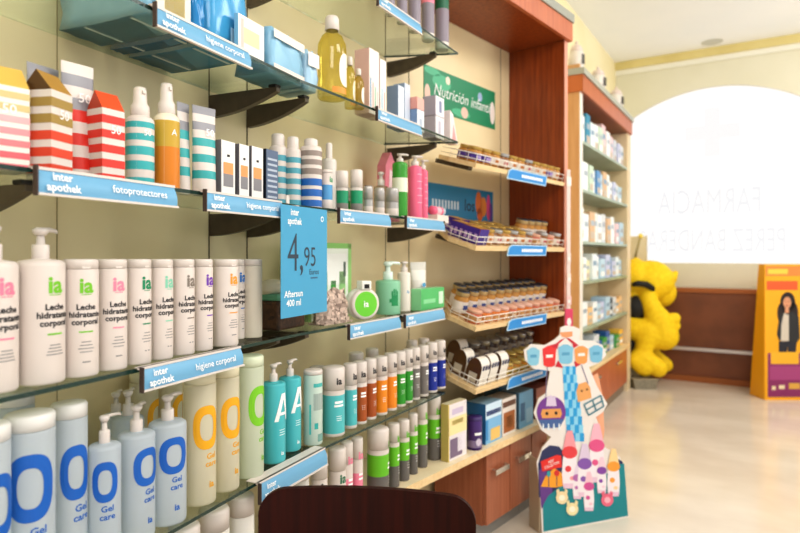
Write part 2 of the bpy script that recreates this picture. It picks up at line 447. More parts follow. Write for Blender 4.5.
def pump(px, w, top, off, z, bodym, lab, twist=0, zn=.74, spout=20, deco=None, name='pump_bottle', headm=CAPW, group=None, sh=.05, rn=.34):
    s_, loc, W_, h = spot(px, off, z, w, top); r = W_/2
    o = empty(name, lab, 'bottle', loc, (0,0,s_.rz+R(twist)), group)
    b = MB(); zb = h*zn
    b.lathe(cyl_base(r, h, zb-h*sh)+[(r*.97, zb-h*sh*.55), (r*.86, zb-h*sh*.22), (r*.6, zb-h*.005), (r*rn, zb), (r*rn*.9, zb+.003)], bodym, 32)
    if deco: deco(b, r, h, zb)
    b.build('body', o)
    pump_head(o, r, h, zb, headm, spout, rn); return o
def cap_bottle(px, w, top, off, z, bands, lab, capf=.35, capm=CAPW, twist=0, deco=None, name='shampoo_bottle', group=None, foot=None, dome=.02, s_=None, basecap=False):
    """bands: list of (from, to, material) of the printed body"""
    s_, loc, W_, h = spot(px, off, z, w, top, s_); r = W_/2
    o = empty(name, lab, 'bottle', loc, (0,0,s_.rz+R(twist)), group)
    b = MB()
    zs = 0
    for k, (a, c, m) in enumerate(bands):
        rr = r
        if k == 0: b.lathe([(0, 0), (r*.92, 0), (r, h*.015), (r, c*h)], m, 28)
        else: b.lathe([(r, a*h), (r, c*h)], m, 28)
    zt = bands[-1][1]*h
    b.lathe([(r, zt), (r*.96, zt+.0008), (r*.8, zt+.001)], bands[-1][2], 28)
    if deco: deco(b, r, h)
    b.build('body', o)
    c = MB(); c.lathe([(r*.8, zt+.001), (r*1.0, zt+.0015), (r*1.0, h*(1-dome)), (r*.93, h*(1-dome*.3)), (r*.8, h), (0, h)], capm, 28)
    c.build('cap', o); return o
def txtdeco(items):
    def f(b, r, h, *_):
        for st, m, sz, z, bold in items: b.text(st, m, h*sz, (0,0,h*z), bold, wrap=r)
    return f
def carton(px0, px1, top, off, z, dep, front, side, lab, marks=(), texts=(), name='carton_box', cat='box', topm=None, s_=None, twist=0, group=None, bev=.0015):
    s_ = s_ or sec((px0+px1)/2)
    p0, p1 = s_.col(px0, off), s_.col(px1, off); w = math.dist(p0, p1)
    c = ((p0[0]+p1[0])/2-s_.n[0]*dep/2, (p0[1]+p1[1])/2-s_.n[1]*dep/2); dm = (p0[1]+p1[1])/2
    h = (HZ-top)*dm/F - z
    b = MB(); b.box((-w/2,-dep/2,0), (w/2,dep/2,h), side, min(bev, w*.1, dep*.1))
    e = .0006
    b.poly(front, [(-w/2+e,e),(w/2-e,e),(w/2-e,h-e),(-w/2+e,h-e)], -dep/2, e)
    if topm: b.add([(-w/2+e,-dep/2+e,h+e),(w/2-e,-dep/2+e,h+e),(w/2-e,dep/2-e,h+e),(-w/2+e,dep/2-e,h+e)], [[0,1,2,3]], topm)
    for x0, x1, z0, z1, m in marks:
        b.poly(m, [(w*(x0-.5),h*z0),(w*(x1-.5),h*z0),(w*(x1-.5),h*z1),(w*(x0-.5),h*z1)], -dep/2, 2*e)
    for st, m, sz, x, zz, sx in texts:
        b.text(st, m, h*sz, (w*(x-.5), -dep/2, h*zz), .01, sx=sx, eps=3*e)
    o = b.build(name, None, W(c, z), (0,0,s_.rz+R(twist)))
    return tag(o, lab, cat, group)
def bands_cyl(b, r, h, bands):
    for a, c, m in bands: b.lathe([(r*1.006, h*a), (r*1.006, h*c)], m, 28)

# ------------------------------------------------------------------ fourth shelf: body lotions, basket, jar, soaps
def leche_deco(ic):
    c = mat(ic, .5)
    def f(b, r, h, zb):
        b.text('ia', c, h*.15, (0,0,h*.63), .03, wrap=r); b.bar(c, r*.55, h*.005, h*.57, r)
        b.text('Leche\nhidratante\ncorporal', TXT, h*.054, (0,0,h*.44), .03, wrap=r)
        b.bar(c, r*.7, h*.011, h*.32, r)
        for k in range(4): b.bar(GREYT, r*(.5+.1*k), h*.006, h*(.25-.02*k), r)
    return f
pump(-7, 44, 225, .06, S3, WHITE, 'white pump lotion bottle with pink logo cut by the left picture edge', deco=leche_deco('#f08aa6'), spout=60, zn=.79, group='white body lotion bottles', rn=.36)
pump(40.5, 44, 228, .055, S3, WHITE, 'white pump lotion bottle with green logo at the left end of the lotion row', deco=leche_deco('#7cc62e'), spout=20, zn=.80, group='white body lotion bottles', rn=.36)
for px, w, off, ic, tw, lab in (
    (80.5, 33, .045, '#7cc62e', -20, 'white flip-top lotion bottle with green logo right of the pump bottles'),
    (111.5, 29, .045, '#f191ab', -13, 'white flip-top lotion bottle with pink logo'),
    (138, 25, .045, '#1d8f63', 0, 'white flip-top lotion bottle with dark green logo'),
    (161, 23, .045, '#8fd3b8', 0, 'white flip-top lotion bottle with pale mint logo'),
    (182.5, 23, .045, '#8b8178', 0, 'white flip-top lotion bottle with grey-brown logo'),
    (202.5, 20, .045, '#7d45b5', 0, 'white flip-top lotion bottle with purple logo'),
    (225, 26, .045, '#f2a43a', -8, 'white flip-top lotion bottle with orange logo')):
    lotion(px, w, 259, off, ic, lab, tw)
lotion(237.5, 14, 259, .09, '#2f74c0', 'white flip-top lotion bottle with blue print half hidden behind the orange logo one', 0)
BACKL = mat('#d8d0c2', .5)
o = lotion(252, 20, 259, .075, '#999', 'greyish lotion bottle turned to show its back label, right end of the row', 0, txt=False, body=BACKL)

def weave(name, c1, c2):
    m = bpy.data.materials.new(name); m.use_nodes = True; nt = m.node_tree; b = nt.nodes['Principled BSDF']
    tc = nt.nodes.new('ShaderNodeTexCoord'); v = nt.nodes.new('ShaderNodeTexVoronoi'); v.inputs['Scale'].default_value = 110
    r = nt.nodes.new('ShaderNodeValToRGB'); r.color_ramp.elements[0].color = lin(c1); r.color_ramp.elements[1].color = lin(c2)
    nt.links.new(tc.outputs['Object'], v.inputs[0]); nt.links.new(v.outputs['Color'], r.inputs[0]); nt.links.new(r.outputs[0], b.inputs['Base Color'])
    b.inputs['Roughness'].default_value = .6; return m
def basket():
    s_, loc, w, h = spot(277, .13, S3, 34, 282)
    o = empty('gift_basket', 'dark woven gift basket with rounded white and green contents behind the price sign', 'basket', loc, (0,0,s_.rz))
    b = MB(); WV = weave('dark_wicker', '#2c1a10', '#5a3a24')
    b.box((-.07,-.055,0), (.07,.055,.085), WV, .008); b.build('wicker_tray', o)
    g = MB(); g.box((-.066,-.05,.084), (.066,.05,.105), mat('#5e9c80', .5), .006); g.build('green_tissue', o)
    c = MB(); c.ball((-.02,0,.118), .05, mat('#d3cbb6', .5), 20, 1.1, .9, .55); c.build('round_soap', o)
basket()
FOIL = clear('cellophane', '#f4f4f2', .3, .08)
def soapset():
    # green framed gift set standing behind the bag
    carton(308, 351, 243, .15, S3, .05, mat('#eef3ea'), mat('#a6c98a'), 'green framed gift box with white panel behind the potpourri bag',
           marks=((.0,1,.93,1,mat('#8cc46c')),(.0,.06,0,1,mat('#9ccc7c')),(.92,1,0,1,mat('#9ccc7c')),(.12,.88,.45,.86,mat('#f6f7f4')),(.3,.42,.22,.62,mat('#5db24a')),(.5,.62,.2,.5,mat('#4aa94a')),(.7,.85,.3,.62,mat('#9ccf8a')),(.06,.92,.04,.2,mat('#dcead0')),(.8,.86,.55,.75,mat('#5c7a66'))), name='gift_box')
soapset()
s_, loc, w, h = spot(331, .075, S3, 36, 291)
b = MB(); PP = weave('potpourri_mix', '#4a2f26', '#f0d8c8')
vs = []; nx, ny = 10, 8; w = .155; h = .108
for layer in (-1, 1):
    for j in range(ny+1):
        for i in range(nx+1):
            u, v = i/nx*2-1, j/ny
            t = .032*max(0, 1-u**4)**.5*max(0, 1-v**3)**.6
            vs.append((u*w/2*(1-.06*v), layer*t*(1+.18*math.sin(i*2.1+j*1.7)), v*h+.006*math.sin(i*1.3)*v))
fs = []
for L in (0, 1):
    o_ = L*(nx+1)*(ny+1)
    for j in range(ny):
        for i in range(nx):
            q = [o_+j*(nx+1)+i, o_+j*(nx+1)+i+1, o_+(j+1)*(nx+1)+i+1, o_+(j+1)*(nx+1)+i]
            fs.append(q if L == 0 else q[::-1])
b.add(vs, fs, PP, True)
b.box((-w/2, -.03, 0), (w/2, .03, .004), PP)
bag = b.build('potpourri_bag', None, loc, (0,0,s_.rz)); tag(bag, 'clear bag of reddish-brown potpourri under the price sign', 'bag')
# round jar lying on its side, lid to the room
s_, loc, w, h = spot(364, .04, S3, 24, 290)
o = empty('cosmetic_jar', 'round white jar standing on edge with bright green lid', 'jar', loc+Vector((0,0,0)), (0,0,s_.rz+R(-28)))
r = .0525
T = Matrix.Translation((0, .02, r)) @ Matrix.Rotation(R(90), 4, 'X')
b = MB(); b.lathe([(0,-.03),(r*.85,-.03),(r*.97,-.022),(r,-.01),(r,.016),(0,.016)], mat('#e8eadf'), 32, T); b.build('body', o)
b = MB(); b.lathe([(r*1.0,.016),(r*1.0,.03),(r*.94,.034),(r*.8,.0345)], CAPW, 32, T); b.build('rim', o)
b = MB(); b.lathe([(r*.8,.0345),(0,.0345)], mat('#74d13c', .4), 32, T)
b.text('ia', WTXT, .03, (0,-.0151,r), .02, T=None, eps=.0006); b.build('green_lid', o)
b = MB(); b.box((-.018,-.02,2*r-.004), (.018,.02,2*r+.025), mat('#efefe8'), .003); b.box((-.009,-.0215,2*r+.0), (.009,-.02,2*r+.014), BLACK); b.build('hang_tag', o)
GRNP = mat('#8cc6a4', .3)
def hand(b, r, h, zb):
    m = mat('#1f8f58', .5)
    b.bar(m, r*.62, h*.2, h*.27, r)
    for k, (x, l) in enumerate(((-.25, .1), (-.085, .14), (.085, .135), (.25, .1))): b.bar(m, r*.13, h*l, h*(.37+l/2-.02), r, x=x*r)
    b.bar(m, r*.2, h*.07, h*.27, r, x=-r*.38)
pump(388, 25, 262, .07, S3, GRNP, 'green pump soap bottle printed with a dark green hand', twist=-25, zn=.66, deco=hand, spout=0, headm=mat('#dfeee6', .2), rn=.4)
pump(404, 13, 262, .075, S3, mat('#ece4da'), 'slim white pump bottle beside the green hand soap', twist=-20, zn=.8, rn=.55, deco=txtdeco([('ia', mat('#5aa0c8'), .1, .4, .01)]))
def tube(px, w, top, off, z, bands, lab, name='cream_tube', twist=0, deco=None, capb=True, group=None, s_=None):
    s_, loc, W_, h = spot(px, off, z, w, top, s_); r = W_/2
    o = empty(name, lab, 'tube', loc, (0,0,s_.rz+R(twist)), group)
    c = MB(); ch = h*.12 if capb else 0
    if capb:
        c.lathe([(0,0),(r*.78,0),(r*.8,.002),(r*.8,ch)], CAPW, 24); c.build('cap', o)
    b = MB(); n = 28
    def ring(u):  # u 0..1 from cap to crimp
        zz = ch+(h-ch)*u; sy = max(.03, 1-u**1.4)*.85; sx = .85+.15*u
        return [(r*sx*math.cos(2*math.pi*i/n), r*sy*math.sin(2*math.pi*i/n), zz) for i in range(n)]
    for a, c_, m in bands:
        st = max(2, int((c_-a)*12))
        rs = [ring(a+(c_-a)*k/st) for k in range(st+1)]
        vs = [p for q in rs for p in q]
        fs = [[k*n+i, k*n+(i+1) % n, (k+1)*n+(i+1) % n, (k+1)*n+i] for k in range(st) for i in range(n)]
        b.add(vs, fs, m, True)
    if capb: b.add(ring(0), [list(range(n))], bands[0][2])
    b.add(ring(1), [list(range(n))], bands[-1][2])
    if deco: deco(b, r, h)
    b.build('body', o); return o
def bluedots(b, r, h):
    for x, z, q in ((-.2,.35,.3),(.1,.5,.22),(.25,.3,.2),(-.1,.2,.2)):
        b.disc(mat('#5aa9d6'), (x*r, -r*.86, h*z), q*r, q*r, 16)
tube(418, 20, 262, .11, S3, [(0,.55,mat('#e9e2da')),(.55,.8,mat('#f0ebe4')),(.8,1,mat('#d8d4cc'))], 'white tube with blue bubbles behind the green carton', twist=-25, deco=bluedots)
carton(421, 444, 288, .02, S3, .045, mat('#57bd72'), mat('#8ed29c'), 'small green carton lying at the right end of the fourth shelf', marks=((.75,.95,.2,.8,mat('#cfe9d4')),(.1,.6,.3,.5,mat('#8fd8a2'))), s_=M2)

# price sign hanging in front of the third shelf
p0, p1 = M1.col(281, -.03), M1.col(327, -.03)
w0, w1 = W(p0, 0), W(p1, 0); dd = w1-w0; L = dd.length
zt = (HZ-204)*p0[1]/F; zb = (HZ-319)*p0[1]/F
o = empty('price_sign', 'light blue hanging price sign reading 4,95 under the third shelf', 'sign', Vector((w0.x, w0.y, H+zb)), (0,0,math.atan2(dd.y, dd.x)))
b = MB(); hh = zt-zb
b.box((0,0,0), (L,.0015,hh), SIGNB)
k = hh
b.text('inter\napothek', WTXT, k*.085, (L*.13,0,k*.9), .02, align='L', sx=.8)
b.text('4', mat('#2f4356'), k*.50, (L*.24,0,k*.56), -.008, sx=.78, res=4)
b.text(',', mat('#2f4356'), k*.40, (L*.41,0,k*.535), .0, res=4)
b.text('95', mat('#2f4356'), k*.26, (L*.60,0,k*.53), -.004, sx=.85, res=4)
b.text('Euros', mat('#2f4356'), k*.075, (L*.69,0,k*.395), 0)
b.bar(mat('#3c6a8c'), L*.16, k*.014, k*.34, x=L*.69)
b.text('Aftersun\n400 ml', WTXT, k*.085, (L*.06,0,k*.165), .014, align='L')
b.disc(WTXT, (L*.88,0,k*.905), .008, .008); b.disc(SIGNB, (L*.88,0,k*.905), .005, .005, eps=.0009)
b.build('panel', o)
b = MB(); b.box((L*.3,-.001,hh), (L*.36,.032,hh+.002), CAPW); b.box((L*.3,.03,hh), (L*.36,.032,hh+.03), CAPW); b.build('hanger', o)

# ------------------------------------------------------------------ lowest glass shelf: shower gels, conditioners
GELB = clear('pale_blue_gel_plastic', '#dfe9f0', .06, .82, '#e2ebf3', .35)
GELY = clear('pale_yellow_gel_plastic', '#f3ecd0', .06, .86, '#f6f0da', .35)
GELG = clear('pale_green_gel_plastic', '#e6eed2', .06, .86, '#eef4e0', .35)
ODK = BLUE; OYE = mat('#f2b21d', .5); OGR = mat('#84cf2c', .5)
def gel(px, w, top, off, m, c, lab, twist=0, oz=.59, orx=.88, orz=.165, th=0.0):
    s_, loc, W_, h = spot(px, off, S4, w, top); r = W_/2
    o = empty('shower_gel_bottle', lab, 'bottle', loc, (0,0,s_.rz+R(twist)), 'tall flip-top shower gel bottles')
    b = MB(); b.lathe(cyl_base(r, h, h*.90)+[(r*.97, h*.91), (r*.9, h*.912)], m, 36)
    b.oring(c, r*orx, h*orz, h*oz, r, R(th))
    b.text('Gel\ncare', c, h*.06, (0,0,h*.34), .02, wrap=r, th=R(th+18)); b.text('ia', c, h*.07, (0,0,h*.155), .025, wrap=r, th=R(th+18))
    b.build('body', o)
    cp = MB(); cp.lathe([(r*.9, h*.912), (r*.99, h*.914), (r*1.0, h*.985), (r*.93, h*.997), (r*.85, h), (0, h)], mat('#e9e8e6', .35) if c is ODK else (mat('#e6dfc2', .35) if c is OYE else mat('#dde6cc', .35)), 32); cp.build('flip_cap', o)
def gelpump(px, w, top, off, lab, twist, zn=.80, spout=30):
    def deco(b, r, h, zb):
        b.oring(ODK, r*.80, h*.143, h*.55, r)
        b.text('Gel\ncare', ODK, h*.06, (0,0,h*.33), .02, wrap=r, th=R(8)); b.text('ia', ODK, h*.07, (0,0,h*.14), .025, wrap=r, th=R(8))
    pump(px, w, top, off, S4, GELB, lab, twist, zn, spout, deco, group='blue pump shower gel bottles', sh=.035)
gel(-16, 46, 424, .05, GELB, ODK, 'tall pale blue shower gel bottle cut by the left picture edge', 0)
gel(30, 45, 412, .055, GELB, ODK, 'tall pale blue flip-top gel bottle with big blue ring letter, leftmost whole one', -34, .61, .98, .185)
gel(69, 33.5, 402, .07, GELB, ODK, 'tall pale blue flip-top gel bottle left of the pump gels', -14)
gelpump(104.5, 30.5, 415, .045, 'pale blue pump gel bottle, leftmost of the three front pump gels', -38)
gelpump(136.5, 35, 405, .05, 'pale blue pump gel bottle, middle of the three front pump gels', -6)
gelpump(167.5, 36, 395, .045, 'pale blue pump gel bottle, rightmost of the three pump gels', -24)
gelpump(128, 30, 390, .135, 'pale blue pump gel bottle standing behind the middle front pump gel', 0)
gelpump(116, 28, 392, .235, 'pale blue pump gel bottle at the back near the shelf wall', 0)
for px, top, off, lb in ((14, 390, .21, 'pale blue gel bottle at the back left behind the tall gels'),):
    gel(px, 36, top, off, GELB, ODK, lb, 0)
for px, top, off, lb in ((144, 371, .25, 'left one of the yellow gel bottles at the back wall'), (168, 368, .25, 'right one of the yellow gel bottles at the back wall')):
    gel(px, 27, top, off, GELY, OYE, 'pale yellow gel bottle, '+lb, 20)
gel(200, 31, 371, .05, GELY, OYE, 'pale yellow gel bottle with yellow ring letter beside the blue pump gels', -22)
gel(225, 28, 365, .05, GELY, OYE, 'pale yellow gel bottle with yellow ring letter, next to the green one', -16)
gel(249.5, 28, 355, .05, GELG, OGR, 'pale green gel bottle with green ring letter', -6)
TURQ = mat('#4fbcc4', .35)
def adeco(b, r, h, zb):
    def leg(x0, x1, z0, z1, wd):
        n = 8
        vs = []
        for i in range(n+1):
            t = i/n
            for q in (0, wd):
                a = (x0+(x1-x0)*t+q)/r; vs.append(((r+.001)*math.sin(a), -(r+.001)*math.cos(a), z0+(z1-z0)*t))
        b.add(vs, [[2*i, 2*i+1, 2*i+3, 2*i+2] for i in range(n)], WTXT)
    leg(-r*.75, -r*.12, h*.43, h*.71, r*.34); leg(r*.42, r*.0, h*.43, h*.71, r*.34)
    b.bar(WTXT, r*.8, h*.03, h*.505, r, eps=.0012)
    for k in range(3): b.bar(WTXT, r*.6, h*.006, h*(.34-.025*k), r)
    b.text('ia', WTXT, h*.06, (0,0,h*.1), .02, wrap=r)
pump(273.5, 24, 364, .055, S4, TURQ, 'turquoise pump bottle with large white letter A, left of the pair', -8, .82, 10, adeco, group='turquoise pump bottles', sh=.03)
pump(290, 22, 360, .07, S4, TURQ, 'turquoise pump bottle with large white letter A, right of the pair', -8, .82, 10, adeco, group='turquoise pump bottles', sh=.03)
MINT = mat('#cfe0d6', .35)
def mintd(b, r, h):
    b.bar(mat('#4fb8b4'), r*1.2, h*.05, h*.8, r); b.bar(mat('#a7b6b0'), r*1.2, h*.22, h*.58, r)
    b.bar(mat('#7fa9a2'), r*.9, h*.1, h*.1, r, x=r*.3); b.bar(mat('#35b0ac'), r*.4, h*.08, h*.26, r, x=-r*.3); b.bar(mat('#58c2bd'), r*.2, h*.4, h*.35, r, x=-r*.95)
cap_bottle(313, 19, 369, .05, S4, [(0,.93,MINT)], 'pale mint bottle turned to its back label on the lowest glass shelf', capf=.07, deco=mintd, twist=-14)
def condd(b, r, h):
    b.text('ia', TXT, h*.14, (0,0,h*.8), .03, wrap=r)
    b.bar(WTXT, r*.8, h*.035, h*.5, r); b.bar(WTXT, r*.9, h*.03, h*.45, r)
    for k in range(3): b.bar(WTXT, r*.5, h*.008, h*(.3-.03*k), r)
rowcol = [('turquoise', '#58bfc4'), ('turquoise', '#58bfc4'), ('rust brown', '#a9531c'), ('rust brown', '#a9531c'), ('orange', '#ea8f1c'), ('orange', '#ea8f1c'),
          ('green', '#2f9a2a'), ('green', '#2f9a2a'), ('grey', '#7c7672'), ('grey', '#7c7672'), ('navy blue', '#17309a'), ('navy blue', '#17309a')]
cpx = [(333.5,21,366),(350,13,363),(360,13,361),(370,12,358),(380.5,13,356),(390.5,12,353),(399.5,11.5,351),(407.5,10,349),(414.5,10.5,347),(423,10.5,345),(431.5,11,342),(440,10.5,340)]
for i, ((cn, ch), (px, w, top)) in enumerate(zip(rowcol, cpx)):
    m = mat(ch, .4); k = i % 2
    cap_bottle(px, w*1.08, top, .05, S4, [(0,.05,CAPW),(.05,.6,m),(.6,.66,WHITE)], f'white capped bottle with {cn} body, {"left" if k == 0 else "right"} of the {cn} pair', capf=.34, twist=(-24,-6)[k], deco=condd, group='white capped conditioner bottles', dome=.03)
for i, (px, w, top) in enumerate([(318,17,366),(356,15,352),(372,13,348),(412,11,340),(424,11,338)]):
    cap_bottle(px, w, top, .17, S4, [(0,.05,CAPW),(.05,.6,mat(('#58bfc4','#a9531c','#ea8f1c','#2f9a2a','#7c7672')[i], .4)),(.6,.66,WHITE)],
        f'white capped bottle in the back row behind the {("turquoise","rust brown","orange","green","grey")[i]} bottles', group='white capped conditioner bottles', dome=.03)

# ------------------------------------------------------------------ third shelf: sun care and hygiene
def house(px, off, w, dep, top, wallh, twist, roof, bands, front, lab, gable):
    s_ = sec(px); p = s_.col(px, off); d = p[1]; h = (HZ-top)*d/F - S2; hb = h*wallh
    o = empty('gable_carton', lab, 'carton', W(p, S2), (0,0,s_.rz+R(twist)), 'house shaped sun care cartons')
    b = MB(); b.box((-w/2,-dep/2,0), (w/2,dep/2,hb), front)
    for a, c, m in bands:
        z0, z1 = a*hb, c*hb; e = .0005
        b.add([(-w/2-e,-dep/2-e,z0),(w/2+e,-dep/2-e,z0),(w/2+e,-dep/2-e,z1),(-w/2-e,-dep/2-e,z1),(-w/2-e,dep/2,z0),(-w/2-e,dep/2,z1)], [[0,1,2,3],[4,0,3,5]], m)
    b.text('50', WTXT, hb*.16, (w*.1,-dep/2,hb*.72), .01, eps=.001)
    b.build('body', o)
    g = MB(); T = Matrix.Rotation(math.pi/2, 4, 'Z')
    g.prism([(-dep/2, hb), (dep/2, hb), (0, h)], -w/2, w/2, roof, T, gable)
    g.build('gable_top', o)
wht = mat('#e2d9d3')
def stripes(cols, n=9, on=.5, z0=.0):
    return [(z0+(1-z0)*i/n, z0+(1-z0)*(i+on)/n, mat(cols[i], .45)) for i in range(n)]
RD, GD, PK = '#dd4a2c', '#b79a52', '#f07080'
house(-4, .09, .075, .07, 65, .78, -15, mat('#e0b95a'), stripes(['#f0808a','#e87078','#f08a90','#f3a0a6','#f4b8bc','#d9c790','#d9c790'], 7, .55), mat('#f3ece4'), 'ivory gable carton with yellow top and pink stripes at the left picture edge', mat('#caa552'))
house(47, .055, .050, .058, 73, .80, 14, mat('#b48a3c'), stripes([RD,RD,RD,'#a88c48','#a88c48'], 5, .55), wht, 'gold topped gable carton with orange-red stripes', mat('#5a3d1c'))
house(106, .06, .048, .044, 93, .80, -4, mat('#e8582a'), stripes(['#e23c2e','#e8503c','#e85a4a','#ea6a58'][:1]*5, 5, .55), wht, 'red topped gable carton with red stripes', mat('#b8401c'))
def tubeb(cols):  # alternating stripe bands from the bottom
    n = len(cols); return [(i/n, (i+1)/n, mat(c, .4)) for i, c in enumerate(cols)]
GY = '#9a9aa2'; W_ = '#e2d9d4'
fifty = txtdeco([('50', WTXT, .12, .8, .01)])
def f50(b, r, h):
    b.text('50', WTXT, h*.11, (r*.2,-r*.45,h*.7), .01)
tube(43, 34, 66, .13, S2, tubeb([W_,'#e2452e',W_,'#e2452e',W_,GY,W_,GY,GY]), 'grey and white striped crimped tube behind the gold topped carton', twist=0, group='striped sun cream tubes', capb=False)
tube(77.5, 33, 64, .10, S2, tubeb([W_,'#e0382c',W_,'#e0382c',W_,'#e0382c',GY,W_,GY,W_]), 'grey, white and red striped crimped tube between two gable cartons', twist=-10, deco=f50, group='striped sun cream tubes', capb=False)
tube(183, 17, 103, .085, S2, tubeb([W_,W_,'#45b5b8',W_,'#45b5b8',W_,'#45b5b8',GY,W_,GY]), 'grey and teal striped crimped tube half hidden behind the orange spray', twist=0, group='striped sun cream tubes', capb=False)
tube(204, 27, 107, .06, S2, tubeb([W_,W_,'#3aabae',W_,'#3aabae',W_,'#3aabae',W_,GY,W_,GY]), 'grey and teal striped crimped tube right of the orange spray', twist=-14, deco=f50, group='striped sun cream tubes', capb=False)
def spray(px, w, top, off, bands, lab, zb=.66, twist=0, bodym=WHITE, text=None, nz=None):
    s_, loc, W_, h = spot(px, off, S2, w, top); r = W_/2
    o = empty('spray_bottle', lab, 'bottle', loc, (0,0,s_.rz+R(twist)), 'sun care spray bottles')
    b = MB(); z1 = h*zb
    b.lathe(cyl_base(r, h, z1)+[(r*.95, z1+h*.02), (r*.75, z1+h*.045), (r*.6, z1+h*.055)], bodym, 32)
    bands_cyl(b, r, z1, bands)
    if text: b.text(text, WTXT, h*.08, (0,0,z1*.8), .01, wrap=r*1.006)
    b.build('body', o)
    c = MB(); zc = z1+h*.05
    c.lathe([(r*.62, zc), (r*.68, zc+.002), (r*.66, zc+h*.1), (r*.5, zc+h*.13), (r*.46, h*.97), (r*.4, h), (0, h)], CAPW, 24)
    c.box((-r*.12,-r*.6,h*.93), (r*.12,0,h*.965), CAPW, .001); c.build('spray_head', o)
TEAL = mat('#3fb0b4', .4)
spray(140, 27, 88, .055, [(.02,.13,TEAL),(.25,.38,TEAL),(.47,.6,TEAL),(.69,.79,TEAL),(.88,.97,TEAL)], 'white spray bottle with teal stripes', .66, -12, text='50')
YG = mat('#c9a63c', .35); OG = mat('#d8841f', .35)
spray(166.5, 25, 84, .05, [(.03,.60,OG),(.60,.97,YG)], 'orange and mustard tinted sun care spray bottle', .66, -10, mat('#efe6d0', .3), text='A')
ORN = mat('#f0a268'); GRY = mat('#8f8d92')
for px0, px1, dpx, lb in ((221, 235, 0, 'leftmost'), (239, 249, 0, 'middle'), (251.5, 263, 0, 'rightmost')):
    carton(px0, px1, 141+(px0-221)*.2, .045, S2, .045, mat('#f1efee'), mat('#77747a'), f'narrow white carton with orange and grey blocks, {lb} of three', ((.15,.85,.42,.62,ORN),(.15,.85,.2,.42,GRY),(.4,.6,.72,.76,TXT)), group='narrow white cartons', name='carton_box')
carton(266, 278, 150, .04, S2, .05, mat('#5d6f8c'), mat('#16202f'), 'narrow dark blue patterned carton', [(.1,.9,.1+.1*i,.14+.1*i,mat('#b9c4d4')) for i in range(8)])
def sunbot(px, w, top, off, bands, lab, zb=.78, capr=.72, twist=-6, bodym=WHITE, capm=CAPW):
    s_, loc, W_, h = spot(px, off, S2, w, top); r = W_/2
    o = empty('sun_milk_bottle', lab, 'bottle', loc, (0,0,s_.rz+R(twist)), 'striped sun milk bottles')
    b = MB(); z1 = h*zb
    b.lathe(cyl_base(r, h, z1)+[(r*.96, z1+h*.025), (r*.85, z1+h*.045), (r*capr, z1+h*.055)], bodym, 28)
    bands_cyl(b, r, z1, bands); b.build('body', o)
    c = MB(); c.lathe([(r*capr, z1+h*.055), (r*capr, h*.97), (r*capr*.9, h*.99), (r*capr*.7, h), (0, h)], capm, 24); c.build('cap', o)
TB = mat('#5aa7b8', .4); BRN = mat('#9a8d86', .4); DB = mat('#2469b8', .4)
st5 = [(.04+.19*i, .04+.19*i+.1, TB) for i in range(5)]
sunbot(278, 18, 134, .11, st5, 'white bottle with teal stripes behind the dark blue carton')
sunbot(293, 16, 137, .075, st5, 'white bottle with teal stripes right of the dark blue carton')
sunbot(311, 22, 139, .055, [(.03,.14,DB),(.2,.32,DB),(.38,.5,DB),(.57,.67,BRN),(.73,.82,BRN),(.88,.97,BRN)], 'white bottle with blue and brown stripes', .84, .62)
cap_bottle(326.5, 12, 170, .045, S2, [(0,.25,WHITE),(.25,.62,mat('#5a9fd0')),(.62,.9,WHITE)], 'short white and light blue bottle in front of the tall grey one', capf=.1, deco=txtdeco([('ia', mat('#2aa06a'), .2, .75, .02)]))
sunbot(329, 15, 143, .1, [(.05,.5,mat('#cfc9c2'))], 'tall white-grey bottle with a narrow cap', .72, .45, bodym=mat('#d9d4ce'))
GRN = mat('#1f9a6e', .4)
for px, top, off, lb in ((342, 171, .07, 'left of two'), (356.5, 170, .05, 'right of two')):
    cap_bottle(px, 12.5, top, off, S2, [(0,.22,mat('#8b8884')),(.22,.52,GRN),(.52,.58,WHITE)], f'white capped bottle with green and grey bands, {lb}', capf=.4, group='green and grey deodorants')
cap_bottle(349, 6, 188, .1, S2, [(0,.5,mat('#3aa03a')),(.5,.6,WHITE)], 'small green bottle between the two green and grey ones')
SILV = mat('#b5b2b0', .3, .35)
for px, w, top, lb in ((368, 10, 186, 'leftmost'), (379.5, 10.5, 188, 'middle'), (392, 13.5, 188, 'rightmost')):
    cap_bottle(px, w, top, .04, S2, [(0,.28,WHITE),(.28,.5,SILV)], f'silver and white roll-on deodorant, {lb} of the three', capm=SILV, group='silver roll-on deodorants', dome=.12, name='roll_on_deodorant')
pump(381, 14, 172, .12, S2, clear('clear_bottle', '#dfd3bd', .2, .4, '#d8c7a8', .1), 'clear pump bottle behind the roll-on deodorants', zn=.7, rn=.5)
GB = mat('#3f9b35', .25)
def whitelab(b, r, h, zb): b.lathe([(r*1.01, h*.4), (r*1.01, h*.62)], mat('#e4ead6'), 28)
pump(400, 15.5, 154, .05, S2, GB, 'green pump shower bottle with pale label band', -10, .87, -30, whitelab, rn=.45)
PNK = mat('#ee6d90', .3)
def pinkd(b, r, h, zb):
    for k in range(5): b.bar(mat('#f6b0c2'), r*1.1, h*.012, h*(.7-.11*k), r)
pump(415, 14.5, 156, .045, S2, PNK, 'pink pump shower bottle, front left of the pair', -10, .84, -30, pinkd, rn=.55, group='pink shower bottles')
pump(423, 10, 160, .09, S2, PNK, 'pink pump shower bottle, behind right of the pair', -10, .84, -30, pinkd, rn=.55, group='pink shower bottles')
s_, loc, w, h = spot(388, .2, S2, 24, 153)
b = MB(); b.prism([(-.06,0),(.06,0),(.045,h*.75),(-.01,h),(-.05,h*.8)], -.02, .02, mat('#e58a9c')); b.poly(mat('#f4dce0'), [(-.03,h*.4),(.03,h*.4),(.02,h*.7),(-.02,h*.75)], -.02, .001)
